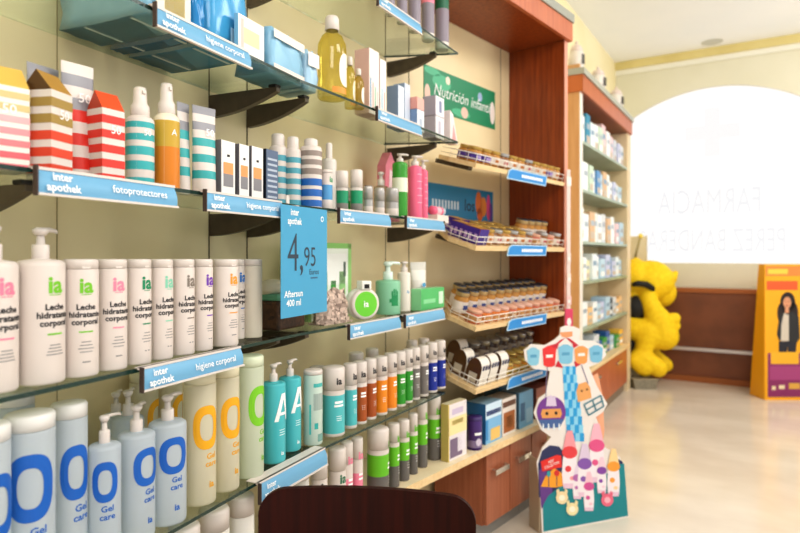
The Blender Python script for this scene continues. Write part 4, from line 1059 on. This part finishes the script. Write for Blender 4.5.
# ------------------------------------------------------------------ far cabinet along the left wall
tA, tB = CU.tcol(580), CU.tcol(630.5)
CL = tB-tA; CD = .29
o = empty('display_cabinet', 'far open display cabinet with cherry wood fascia along the left wall', 'cabinet', W(CU.at(tA, 0), FLOOR), (0,0,CU.rz))
ZC = {n: H+z for n, z in (('a', .83), ('b', .478), ('c', .1), ('d', -.195), ('e', -.542), ('f', CT))}
ztop = H+1.165
b = MB(); b.box((0,.004,.0), (.03,CD,ztop+.2), TAN); b.box((0,0,.0), (.075,.004,ztop), mat('#ece6dc', .4)); b.build('side_panel', o)
b = MB(); b.box((CL-.16,0,0), (CL,CD,ztop), noisy('light_maple', '#e0c9a0', '#e6d2ad', 5, .5)); b.build('pilaster', o)
b = MB(); b.box((.03,CD-.02,0), (CL-.16,CD,ztop), WALLM); b.build('back_panel', o)
b = MB(); b.box((.03,0,ztop+.001), (CL,CD,ztop+.02), WOODR); b.build('soffit', o)
b = MB(); b.box((-.01,-.022,ztop), (CL-.03,-.001,ztop+.12), WOODO); b.box((-.012,-.022,ztop+.0), (-.001,CD,ztop+.12), mat('#c4713a', .5)); b.build('fascia', o)
b = MB(); b.box((-.025,-.035,ztop+.1205), (CL-.02,CD,ztop+.165), mat('#aeb0a4', .5)); b.build('top_board', o)
for k in 'abcde':
    b = MB(); b.box((.0765,.0,ZC[k]-.02), (CL-.161,CD-.021,ZC[k]), noisy('greenish_shelf', '#93a58f', '#a9b7a2', 4, .3) if k == 'a' else bpy.data.materials['greenish_shelf']); b.build('shelf', o)
b = MB(); b.box((.0765,-.03,ZC['f']-.03), (CL-.161,CD-.021,ZC['f']), WOODL, .003); b.build('counter', o)
b = MB(); b.box((.0765,.03,.0), (CL-.161,CD-.021,.09), mat('#8a7a68', .5)); b.build('plinth', o)
for i in range(2):
    x0 = .08+(CL-.25)*i/2; x1 = .08+(CL-.25)*(i+1)/2-.006
    d = MB(); d.box((x0,.0,.095), (x1,.02,ZC['f']-.035), WOODO, .002); dr = d.build('door', o)
    h_ = MB(); h_.box(((x0+x1)/2-.09,-.02,.33), ((x0+x1)/2+.09,-.008,.352), CHROME, .002); h_.box(((x0+x1)/2-.08,-.01,.335), ((x0+x1)/2-.07,.0,.347), CHROME); h_.box(((x0+x1)/2+.07,-.01,.335), ((x0+x1)/2+.08,.0,.347), CHROME); h_.build('handle', dr)
rnd = random.Random(21)
CN = {'#eef1f0':'white','#e3ecee':'bluish white','#2f8fae':'teal','#e9c9cc':'pink','#c7cbe2':'lavender','#bcd6e4':'pale blue','#5f93c4':'blue','#d8b48c':'tan','#f0c890':'apricot','#ece3b8':'cream yellow','#26364a':'dark navy','#3a9a4a':'green','#2f62a8':'deep blue','#d9dde0':'pale grey','#f2c14a':'yellow','#c9dcc6':'pale green'}
palettes = {
 'a': (['#eef1f0','#e3ecee','#2f8fae','#e3ecee','#eef1f0','#c9dcc6','#e9c9cc','#eef1f0','#e9c9cc','#c7cbe2','#d9dde0','#c7cbe2','#d9dde0'], (.21,.27)),
 'b': (['#e3ecee','#eef1f0','#c9dcc6','#eef1f0','#5f93c4','#bcd6e4','#d8b48c','#eef1f0','#eef1f0','#c7cbe2','#d9dde0','#bcd6e4'], (.19,.24)),
 'c': (['#eef1f0','#e3ecee','#d8b48c','#eef1f0','#eef1f0','#d9dde0','#d8b48c','#eef1f0','#eef1f0','#e9c9cc','#bcd6e4'], (.2,.25)),
 'd': (['#ece3b8','#eef1f0','#ece3b8','#e3ecee','#eef1f0','#bcd6e4','#c7cbe2','#5f93c4','#c7cbe2','#e3ecee','#bcd6e4'], (.15,.22)),
 'e': (['#f0c890','#eef1f0','#f0c890','#eef1f0','#bcd6e4','#c7cbe2','#bcd6e4','#26364a','#d9dde0','#f0c890','#f0c890'], (.13,.2)),
 'f': (['#26364a','#3a9a4a','#eef1f0','#d9dde0','#2f62a8','#3a9a4a','#2f62a8','#bcd6e4','#3a9a4a','#f2c14a'], (.12,.2)),
}
SHN = {'a':'top','b':'second','c':'third','d':'fourth','e':'fifth','f':'lowest'}
for k, (cols, (h0, h1)) in palettes.items():
    n = len(cols); x0 = .09; tot = CL-.27; ws = [rnd.uniform(.8, 1.25) for _ in cols]; sw = sum(ws); x = x0
    for i, c in enumerate(cols):
        w = ws[i]/sw*tot*.96; h = rnd.uniform(h0, h1)*(1 if i < n*.65 else .82); dp = rnd.uniform(.1, .16); y0 = rnd.uniform(.025, .05)
        m = mat(c, .5); b = MB(); b.box((-w/2,0,0), (w/2,dp,h), m, .003)
        b.poly(mat('#a9b4bd' if i % 3 else '#7f9fb8'), [(-w*.35,h*.55),(w*.35,h*.55),(w*.35,h*.72),(-w*.35,h*.72)], 0, .0008)
        b.poly(mat('#f4f4f2' if i % 2 else '#c9b8a4'), [(-w*.4,h*.12),(w*.4,h*.12),(w*.4,h*.35),(-w*.4,h*.35)], 0, .0008)
        p = CU.at(tA+x+w/2, -y0+0); p = (CU.at(tA+x+w/2, y0))
        ob = b.build('medicine_box', None, W(p, ZC[k]-H+.0005), (0,0,CU.rz))
        tag(ob, f'{CN[c]} medicine box, {ORD[i]} from left on the {SHN[k]} shelf of the far cabinet', 'box', f'boxes on the {SHN[k]} shelf of the far cabinet')
        x += ws[i]/sw*tot
# apothecary jars on top of the far cabinet
for i, (px, wpx, hh) in enumerate(((576.5, 16, .26), (598, 16, .25), (616, 15, .25))):
    p = CU.col(px, .07); d = p[1]; r = wpx*d/F/2
    o = empty('apothecary_jar', f'white pharmacy jar with dark emblem on top of the far cabinet, {("nearest","middle","farthest")[i]} of three', 'jar', W(p, ztop-H+.166), (0,0,CU.rz-R(20)), 'pharmacy jars on the far cabinet')
    b = MB(); b.lathe([(0,0),(r*.7,0),(r*.74,.01),(r*.66,.03),(r*.95,hh*.3),(r,hh*.5),(r*.9,hh*.62),(r*.72,hh*.68)], mat('#e9e2da', .3), 24)
    b.bar(mat('#55504a'), r*.6, hh*.28, hh*.42, r*1.0, eps=.002); b.build('body', o)
    b = MB(); b.lathe([(r*.76,hh*.68),(r*.8,hh*.72),(r*.55,hh*.84),(r*.16,hh*.88),(r*.2,hh*.95),(0,hh)], mat('#e3d3cb', .3), 24); b.build('lid', o)

# ------------------------------------------------------------------ back of the room
o = empty('panelled_bench', 'low dark brown panelled bench back with silver rail under the arched window', 'bench', (-1.05, 6.81, 0))
BL = 1.43; bh = H-.34
FR = mat('#a5622f', .45); PB = noisy('brown_panel', '#77462b', '#885234', 4, .45)
b = MB(); b.box((0,0,bh-.045), (BL,.13,bh), FR, .003); b.box((0,.001,0), (BL,.13,.06), FR, .003); b.box((0,.001,.06), (.04,.13,bh-.046), FR); b.box((BL-.04,.001,.06), (BL,.13,bh-.046), FR); b.build('frame', o)
b = MB(); b.box((.04,.02,.061), (BL-.04,.12,.32), PB); b.build('lower_panel', o)
b = MB(); b.box((.04,.012,.355), (BL-.04,.12,bh-.046), PB); b.build('upper_panel', o)
b = MB(); b.box((.04,-.012,.321), (BL-.04,.12,.354), mat('#d6d2d2', .3, .5)); b.build('rail', o)

# tall leaflet stand with a printed portrait
PS = (3.27, 5.38); PSC = Sec(PS, 90)
o = empty('poster_stand', 'tall yellow advertising stand with a printed photo of a long-haired person in a dark jacket', 'stand', W(PS, FLOOR), (0,0,PSC.rz))
PW, PH = .62, H-.085
YEL = mat('#f1ae16', .45); YEL2 = mat('#e9b02a', .5)
def pl(px, py): return ((px-765)/F*PS[1], H+(HZ-py)/F*PS[1])
b = MB()
vs = [(0,0,0),(PW,0,0),(PW,.23,0),(0,.23,0),(0,0,PH),(PW,0,PH),(PW,.09,PH),(0,.09,PH)]
b.add(vs, [[0,3,2,1],[4,5,6,7],[0,1,5,4],[1,2,6,5],[2,3,7,6],[3,0,4,7]], YEL); b.build('body', o)
b = MB()
def rect(m, x0, y0, x1, y1, e): 
    a, c = pl(x0, y1), pl(x1, y0); b.poly(m, [a, (c[0], a[1]), c, (a[0], c[1])], 0, e)
rect(mat('#f08a3e'), 766, 266, 833, 276, .001); rect(mat('#f6c84a'), 768, 269, 788, 274, .0015)
rect(mat('#e9602a'), 767, 281, 798, 290, .001); rect(mat('#e9602a'), 802, 281, 826, 290, .001)
b.build('printed_header', o); b = MB()
rect(mat('#8e2f66'), 768, 353, 833, 397, .001); rect(mat('#a8477e'), 770, 366, 833, 380, .0015)
rect(mat('#f0b52a'), 771, 352, 799, 364, .0018); rect(mat('#e9d7b0'), 772, 386, 776, 390, .002); rect(mat('#e9d7b0'), 779, 385, 785, 389, .002); rect(mat('#d8a84a'), 789, 383, 800, 389, .002)
b.build('printed_leaflet_panel', o)
b = MB()
def ell(m, x, y, rx, ry, e, n=24):
    c = pl(x, y); b.disc(m, (c[0], 0, c[1]), rx/F*PS[1], ry/F*PS[1], n, e)
def pg(m, pts, e): b.poly(m, [pl(*p) for p in pts], 0, e)
HAIR = mat('#2a1912'); SKIN = mat('#d79a74'); JK = mat('#2c2a2a')
ell(HAIR, 788, 302, 7.5, 10, .0016); ell(HAIR, 781.5, 313, 4, 10, .0016); ell(HAIR, 794, 314, 4.5, 12, .0016)
pg(JK, [(780,315),(785,312),(793,312),(799,317),(800,338),(797,343),(779,340),(777,334)], .002)
pg(mat('#cfc4b4'), [(784,313),(789,315),(789,341),(781,341),(781.5,325)], .0024)
pg(mat('#24222c'), [(779,341),(797,342),(796,352),(788,352),(787.5,346),(787,352),(779,352)], .0022)
ell(SKIN, 787.3, 302.5, 4, 5.6, .0026); pg(SKIN, [(785.5,307),(789,307),(789,313),(785,313)], .0025)
ell(mat('#8a3a34'), 787, 305.4, 1.2, .5, .003); ell(HAIR, 785.7, 301.5, .6, .4, .003); ell(HAIR, 788.9, 301.5, .6, .4, .003)
q = b.build('printed_portrait', o); q['label'] = 'printed portrait of a person with long dark hair and dark jacket'

# yellow plush figure leaning behind the far cabinet
DF = 6.12
def fp(px, py, dy=0.0):
    d = DF+dy; return Vector(((px-400)/F*d, d, (HZ-py)/F*d))
base = fp(645, 378); org = W((base.x, base.y), FLOOR)
o = empty('plush_figure', 'large yellow soft toy figure leaning forward with black collar and vest', 'soft toy', org, (0,0,YAW))
def loc(px, py, dy=0.0):
    v = fp(px, py, dy); return Vector((v.x-base.x, v.y-base.y, v.z+H))
YF = noisy('yellow_plush', '#f0c800', '#f8d61a', 30, .75)
b = MB(); u = DF/F
def cap(a, r0, c, r1, n=18):
    for i in range(n+1):
        t = i/n; p = a.lerp(c, t); b.ball(p, (r0+(r1-r0)*t)*u, YF, 14)
def el(c, r, sx, sy, sz): b.ball(c, r*u, YF, 18, sx, sy, sz)
el(loc(650,281), 22, 1.05, 1.0, .95); el(loc(634,277), 18, 1, 1, 1); el(loc(662,292), 14, 1, .9, 1.1); cap(loc(672,279,-.03), 5, loc(675.5,273,-.03), 3.0); cap(loc(640,268), 7, loc(636,261), 4)
cap(loc(627,300,.05), 17, loc(628,335,.05), 17)                        # trunk
cap(loc(647,298,-.14), 8, loc(657,318,-.2), 11); cap(loc(657,318,-.2), 12, loc(664,336,-.2), 14); cap(loc(664,334,-.2), 13, loc(655,336,-.18), 13)
cap(loc(664,324,-.2), 9, loc(675,318,-.22), 5.5); cap(loc(670,328,-.22), 6, loc(677.5,326,-.22), 3.5); cap(loc(668,336,-.22), 7, loc(675,338,-.22), 4)
cap(loc(630,328,-.1), 12, loc(648,331,-.2), 11); cap(loc(648,331,-.2), 11, loc(643,352,-.2), 8)
cap(loc(641,357,-.2), 10, loc(658,368,-.26), 9); cap(loc(636,360,-.2), 9, loc(644,366,-.22), 10)
cap(loc(650,345,.08), 9, loc(652,358,.06), 8); cap(loc(655,357,.05), 8, loc(666,365,.0), 7)
body = b.build('body', o)
rm = body.modifiers.new('remesh', 'REMESH'); rm.mode = 'VOXEL'; rm.voxel_size = .014; rm.use_smooth_shade = True
sm = body.modifiers.new('smooth', 'SMOOTH'); sm.iterations = 6; sm.factor = .5
BK_ = mat('#1d1a14', .7)
b = MB(); b.tube([loc(632,285,-.22), loc(638,283.5,-.25), loc(646,284.5,-.23), loc(652,288,-.19), loc(656,294,-.12)], [.02,.03,.032,.03,.02], BK_, 10); b.build('collar', o)
b = MB(); b.ball(loc(635,308,-.06), 14*u, BK_, 20, 1.0, .9, 1.0); b.ball(loc(630,343,-.05), 13*u, BK_, 20, 1, .9, .85); b.build('vest', o)  # lower ball: shaded gap between arm and leg, put in as black
# woven basket the figure sits by, beige panel and pole behind it
p = ((642-400)/F*5.9, 5.9)
o = empty('wire_basket', 'small grey basket on the floor under the yellow soft toy', 'basket', W(p, FLOOR), (0,0,YAW))
b = MB(); WG = weave('grey_wicker', '#77705e', '#a39c86')
b.prism([(-.10,0),(.10,0),(.115,.085),(-.115,.085)], -.09, .09, WG); b.box((-.12,-.095,.085), (.12,.095,.096), mat('#a39a84', .6), .003); b.build('body', o)
b = MB(); b.box((-.17,-.004,0), (.155,.004,H+.2), mat('#e6dcc0', .6)); b.box((.153,-.006,0), (.159,.006,H+.21), mat('#cbbf9c', .6))
tag(b.build('cardboard_sheet', None, (-1.235, 6.78, 0)), 'tall beige cardboard sheet behind the yellow soft toy', 'panel')
b = MB(); p0 = ((645-400)/F*6.45, 6.45)
b.tube([(-.03,0,0),(.0,0,H-.1),(.07,0,H+.19)], .011, mat('#a89a6a', .5)); b.ball((.073,0,H+.2), .026, mat('#f2dc66', .5), 12)
tag(b.build('garden_pole', None, (-1.20, 6.70, 0), (0,0,0)), 'thin pole with yellow tip beside the beige sheet', 'pole')

# ------------------------------------------------------------------ cardboard baby bottle display
KB = Sec((.663, 2.80), 69.4)
def kb(px, py):
    p = KB.col(px); t = (p[0]-KB.p[0])*KB.d[0]+(p[1]-KB.p[1])*KB.d[1]
    return (t, max(0.0, (HZ-py)*p[1]/F+H))
def zz(x, y): return kb(510+x/2.63, 330+y/2.63)
o = empty('cardboard_display', 'cut-out cardboard display with a printed fairground tower, baby bottles and teal ground', 'display stand', W(KB.p, FLOOR), (0,0,KB.rz))
out = [(542,534),(540,495),(536.6,462),(542,448),(551,437),(541,430),(533.8,413),(538.5,398.5),(546,393),(550,371),(533,368.5),(525,360),(523.8,350),(531,344),(545,345),(554,340),(559.5,335),(560.5,327.5),(566,325.5),(574,326.5),(580,329),(579.5,340),(593,341),(602.5,345),(606.6,355),(599,363),(589,367),(597,386),(607.5,404),(603,412),(596,417),(600,428),(605,447),(620,457),(628.6,516.5)]
op = [kb(*p) for p in out]; op[0] = (op[0][0], 0); op[-1] = (op[-1][0], 0)
b = MB(); b.prism(op, 0, .006, mat('#c7b295', .7), None, mat('#e9e2dd', .5)); b.build('cut_out_board', o)
b = MB(); e_ = [0]
def P(c, pts, lay): b.poly(mat(c, .5), [zz(*p) for p in pts], 0, .0006*lay)
def E(c, x, y, rx, ry, lay, n=20, y0=None): P(c, [(x+rx*math.cos(2*math.pi*i/n), y-ry*math.sin(2*math.pi*i/n)) for i in range(n)][::1], lay)
P('#2f3560', [(74,352),(84,318),(104,303),(128,306),(140,320),(140,410),(100,440),(76,440)], 1)
P('#6b3f8c', [(76,372),(84,360),(98,375),(110,410),(112,440),(92,462),(82,470)], 1.5)
P('#232a5c', [(282,338),(296,346),(300,385),(286,372)], 1)
P('#128a92', [(86,462),(100,436),(130,412),(170,405),(230,400),(282,352),(296,352),(300,350),(310,488),(88,530)], 2)
P('#f2a52e', [(80,412),(92,385),(116,362),(148,385),(150,408),(118,414)], 3)
P('#e3342e', [(80,345),(122,328),(134,330),(136,360),(84,372)], 4)
tc_ = zz(108, 350)
b.text('NEW\nCOLLECTION', mat('#f8e4e0', .5), .019, (0,0,0), .02, sx=.72, eps=.0006*5, T=Matrix.Translation((tc_[0],0,tc_[1])) @ Matrix.Rotation(R(-12), 4, 'Y'))
for x, y, c in ((101,378,'#35a2a8'),(122,376,'#d8342e')):
    E(c, x, y, 5 if c == '#35a2a8' else 7, 8, 5); P('#5a4a6a', [(x-1,y+8),(x+1,y+8),(x+1,y+34),(x-1,y+34)], 4.5)
# tower checks
for i in range(9):
    y0, y1 = 95+i*22, 95+(i+1)*22; xa0 = 138+i*1.4; xb0 = 173+i*2.7; n = 4
    for k in range(n):
        a0 = xa0+(xb0-xa0)*k/n; a1 = xa0+(xb0-xa0)*(k+1)/n
        P('#2d9fd8' if (i+k) % 2 else '#8fd0ec', [(a0,y1),(a1,y1),(a1,y0),(a0,y0)], 2)
# flags
for x0, x1, y0, y1, c in ((44,78,46,88,'#8ec6dc'),(85,121,42,92,'#e23a3a'),(126,166,38,84,'#86c2dc'),(169,205,42,84,'#f0a05c'),(208,244,40,80,'#7fbcd8')):
    w = x1-x0; P(c, [(x0+3,y1),(x0+w*.3,y1+5),(x0+w*.7,y1+5),(x1-3,y1),(x1,y0+8),(x0+w*.65,y0),(x0+w*.35,y0),(x0,y0+8)], 3)
    P('#f6e9e4' if c in ('#e23a3a','#f0a05c') else '#5fa2c4', [(x0+w*.25,(y0+y1)/2+6),(x0+w*.75,(y0+y1)/2+5),(x0+w*.75,(y0+y1)/2-3),(x0+w*.25,(y0+y1)/2-2)], 4)
P('#c8283c', [(98,42),(124,50),(128,36),(146,20),(132,26),(120,36)], 2.5); P('#c8283c', [(166,48),(180,40),(156,22),(146,20),(164,36)], 2.5)
P('#c8283c', [(118,96),(140,100),(126,80)], 2.5); P('#c8283c', [(172,98),(186,90),(168,82)], 2.5)
P('#e8a070', [(130,6),(164,4),(164,16),(150,20),(136,18)], 2); P('#7a6a8c', [(97,95),(99,95),(94,180),(92,180)], 2); P('#7a6a8c', [(186,92),(188,91),(206,140),(204,141)], 2)
# purple gondola
E('#7a3f98', 108, 216, 38, 42, 3, 28); P('#d9c8e0', [(94,200),(122,200),(118,172),(112,176),(107,170),(102,176),(97,172)], 4)
P('#e0a05c', [(84,232),(132,230),(136,220),(132,206),(84,208),(80,220)], 5); E('#3a2418', 96, 219, 4, 4.5, 6); E('#3a2418', 120, 218, 4, 4.5, 6)
P('#4a6aa0', [(74,236),(142,234),(130,256),(86,258)], 4)
for x in (84,98,112,126): P('#e6eef4', [(x,262),(x+5,262),(x+4,246),(x+1,246)], 5)
# orange gondola
P('#e6a868', [(178,190),(214,178),(210,150),(200,136),(180,142),(174,160)], 3); E('#8a5a34', 188, 160, 3, 3, 4); E('#8a5a34', 202, 156, 3, 3, 4)
for a, c in (((194,196),(238,172)),((206,224),(246,200)),((194,196),(206,224)),((238,172),(246,200)),((216,184),(226,212)),((200,210),(242,186))):
    dx, dy = c[0]-a[0], c[1]-a[1]; l = math.hypot(dx, dy); nx, ny = -dy/l*2, dx/l*2
    P('#5a8a98', [(a[0]-nx,a[1]-ny),(c[0]-nx,c[1]-ny),(c[0]+nx,c[1]+ny),(a[0]+nx,a[1]+ny)][::1], 4)
# bottles
def pbottle(x, y, s, c, c2, lay):
    P(c, [(x-11*s,y+26*s),(x+11*s,y+26*s),(x+13*s,y+14*s),(x+9*s,y-6*s),(x+5*s,y-22*s),(x-5*s,y-22*s),(x-9*s,y-6*s),(x-13*s,y+14*s)], lay)
    P('#f3e9ee', [(x-13*s,y+84*s),(x+13*s,y+84*s),(x+15*s,y+60*s),(x+13*s,y+28*s),(x-13*s,y+28*s),(x-15*s,y+60*s)], lay)
    E(c2, x, y+20*s, 15*s, 12*s, lay+.5); E(c2, x-3*s, y+52*s, 6*s, 6*s, lay+.5); E(c, x+5*s, y+70*s, 5*s, 4*s, lay+.6)
    P('#e8c8da', [(x-13*s,y+80*s),(x+13*s,y+80*s),(x+12*s,y+90*s),(x-12*s,y+90*s)], lay+.5)
pbottle(156, 294, 1.36, '#f0a0a8', '#e2464c', 5); pbottle(227, 276, 1.38, '#f2b8c8', '#e05a90', 5); pbottle(271, 336, 1.12, '#f4d49c', '#f0a23c', 6); pbottle(195, 326, 1.25, '#dccbe0', '#8a5cb0', 7)
pbottle(176, 372, .8, '#e8d8e8', '#b870b0', 6); pbottle(240, 352, .85, '#f0d0dc', '#8a4aa8', 6.5); pbottle(206, 392, .92, '#f0c8d4', '#d2569a', 8)
for x, y, c in ((135,440,'#f1ddb0'),(162,470,'#f0e2b0'),(254,446,'#e9708c')):
    E(c, x, y, 16, 17, 9); E('#fbf3dc' if c != '#e9708c' else '#f6b6c4', x, y, 8, 8, 10); P(c, [(x-15,y-20),(x-8,y-24),(x-6,y-12),(x-14,y-10)], 9); P(c, [(x+6,y-12),(x+8,y-24),(x+15,y-20),(x+14,y-10)], 9)
q = b.build('printed_picture', o)
b = MB()
sx0 = kb(545, 500)[0]; sx1 = kb(560, 500)[0]
b.prism([(sx0,0),(sx1+.18,0),(sx1+.14,.5),(sx0+.02,.5)], .007, .012, mat('#b59b78', .8))
b.box((-.012,.0065,0), (-.006,.09,.34), mat('#b7a58c', .8)); b.build('cardboard_strut', o)
b = MB(); a0, a1 = kb(594, 372), kb(607, 372); b.prism([(kb(596,470)[0],.25),(kb(603.5,470)[0],.25),(kb(608.5,432)[0],.43),(kb(607,392)[0],.6),(kb(602,370)[0],.72),(kb(594,372)[0],.70)], .03, .034, mat('#f0b08c', .5)); b.box((kb(592,372)[0],.0065,.3), (kb(597,372)[0],.03,.6), mat('#b7a58c', .8)); b.build('salmon_wing', o)

# hanging clip strip with blister cards on the edge of the end panel
p = BU.at(BR+.022, -.012)
o = empty('clip_strip', 'clear hanging clip strip with pink blister cards on the wooden panel edge', 'clip strip', W(p, -.40), (0,0,BU.rz-R(30)))
b = MB(); b.box((-.012,0,0), (.012,.0015,.86), mat('#e6d3cc', .25)); b.build('strip', o)
for i, (z, c, wd) in enumerate(((.0,'#d8486c',.05),(.13,'#e8c4c0',.03),(.25,'#f0dcd0',.026),(.36,'#e6d8d0',.024),(.77,'#efe6dc',.03))):
    b = MB(); b.box((-wd/2,-.004,z), (wd/2,-.0005,z+(.11 if i == 0 else .05)), mat(c, .35), .001)
    b.disc(mat('#f4ece8'), (0,-.004,z+.04 if i == 0 else z+.02), wd*.28, .022 if i == 0 else .01); b.build('blister_card', o)

# ------------------------------------------------------------------ chair at the bottom of the picture
CH = Sec((-.292, 1.235), 96.0)
cw = .445
o = empty('wooden_chair', 'dark mahogany chair with rounded plywood backrest in the foreground', 'chair', W(CH.at(cw/2, 0), FLOOR), (0,0,CH.rz))
b = MB(); n = 48; th = .014
top, bot, rr = .815, .52, .05
vs = []; fs = []
for i in range(n+1):
    x = -cw/2+cw*(.5-.5*math.cos(math.pi*i/n)); dx = cw/2-abs(x)
    k = rr-math.sqrt(max(0, rr*rr-(rr-dx)**2)) if dx < rr else 0
    zt = top-k+.0; zb_ = bot+k
    y = -.035*(1-(2*x/cw)**2)*-1
    for m_ in range(9):
        z = zb_+(zt-zb_)*m_/8
        vs.append((x, y, z)); vs.append((x, y+th, z))
def vid(i, m_, s): return (i*9+m_)*2+s
for i in range(n):
    for m_ in range(8):
        fs.append([vid(i,m_,0),vid(i+1,m_,0),vid(i+1,m_+1,0),vid(i,m_+1,0)]); fs.append([vid(i,m_,1),vid(i,m_+1,1),vid(i+1,m_+1,1),vid(i+1,m_,1)])
    fs.append([vid(i,8,0),vid(i+1,8,0),vid(i+1,8,1),vid(i,8,1)]); fs.append([vid(i,0,0),vid(i,0,1),vid(i+1,0,1),vid(i+1,0,0)])
for i in (0, n):
    for m_ in range(8): fs.append([vid(i,m_,0),vid(i,m_+1,0),vid(i,m_+1,1),vid(i,m_,1)])
b.add(vs, fs, WOODD, False); bk = b.build('backrest', o)
b = MB(); b.box((-.21,-.41,.435), (.21,.0,.455), WOODD, .009); b.build('seat', o)
b = MB()
for s in (-1, 1): b.tube([(s*.16,.01,.43),(s*.16,.035,.5),(s*.14,.05,.64)], .011, CHROME, 10)
b.build('back_support', o)
for s in (-1, 1):
    for y0, y1 in ((-.37,-.4),(-.02,.0)):
        b = MB(); b.tube([(s*.18,y0,.436),(s*.2,y1,0)], .012, CHROME, 10); b.build('leg', o)

# ------------------------------------------------------------------ light and camera
wd = bpy.data.worlds.new('daylight'); scene.world = wd; wd.use_nodes = True
bg = wd.node_tree.nodes['Background']; bg.inputs[0].default_value = (1, .985, .96, 1); bg.inputs[1].default_value = 1.16
def area(name, loc, target, size, power, col=(1,.96,.905), sy=None):
    l = bpy.data.lights.new(name, 'AREA'); l.energy = power; l.size = size; l.color = col
    if sy: l.shape = 'RECTANGLE'; l.size_y = sy
    o = bpy.data.objects.new(name, l); COL.objects.link(o); o.location = loc
    d = Vector(target)-Vector(loc); o.rotation_euler = d.to_track_quat('-Z', 'Y').to_euler(); return o
area('added_fill', (1.0, 1.6, 3.36), (-.9, 1.6, 1.2), 1.3, 58)  # unseen area light, added to brighten the shelves
area('added_fill', (.5, -.6, 3.3), (-.8, 1.0, 1.1), 1.3, 40)  # unseen key light added from the camera side
area('added_fill', (1.3, 4.6, 3.36), (.6, 4.8, 0), 1.4, 62, (1,.97,.94))  # unseen area light, added to brighten the far room
area('ceiling_fill', (2.6, 4.6, 2.3), (1.6, 4.8, 3.4), 1.0, 45, (1,.98,.96))  # unseen upward light, added to brighten the ceiling
cam = bpy.data.cameras.new('camera'); cam.sensor_width = 36; cam.lens = 27
cam.shift_y = -(266.5-HZ)/800
cam.clip_start = .05
cam.dof.use_dof = True; cam.dof.focus_distance = 1.5; cam.dof.aperture_fstop = 2.9
co = bpy.data.objects.new('camera', cam); COL.objects.link(co); co.location = (0, 0, H); co.rotation_euler = (R(90), 0, YAW)
scene.camera = co
scene.view_settings.view_transform = 'Standard'; scene.view_settings.look = 'None'
scene.view_settings.exposure = -0.08; scene.view_settings.gamma = 0.88
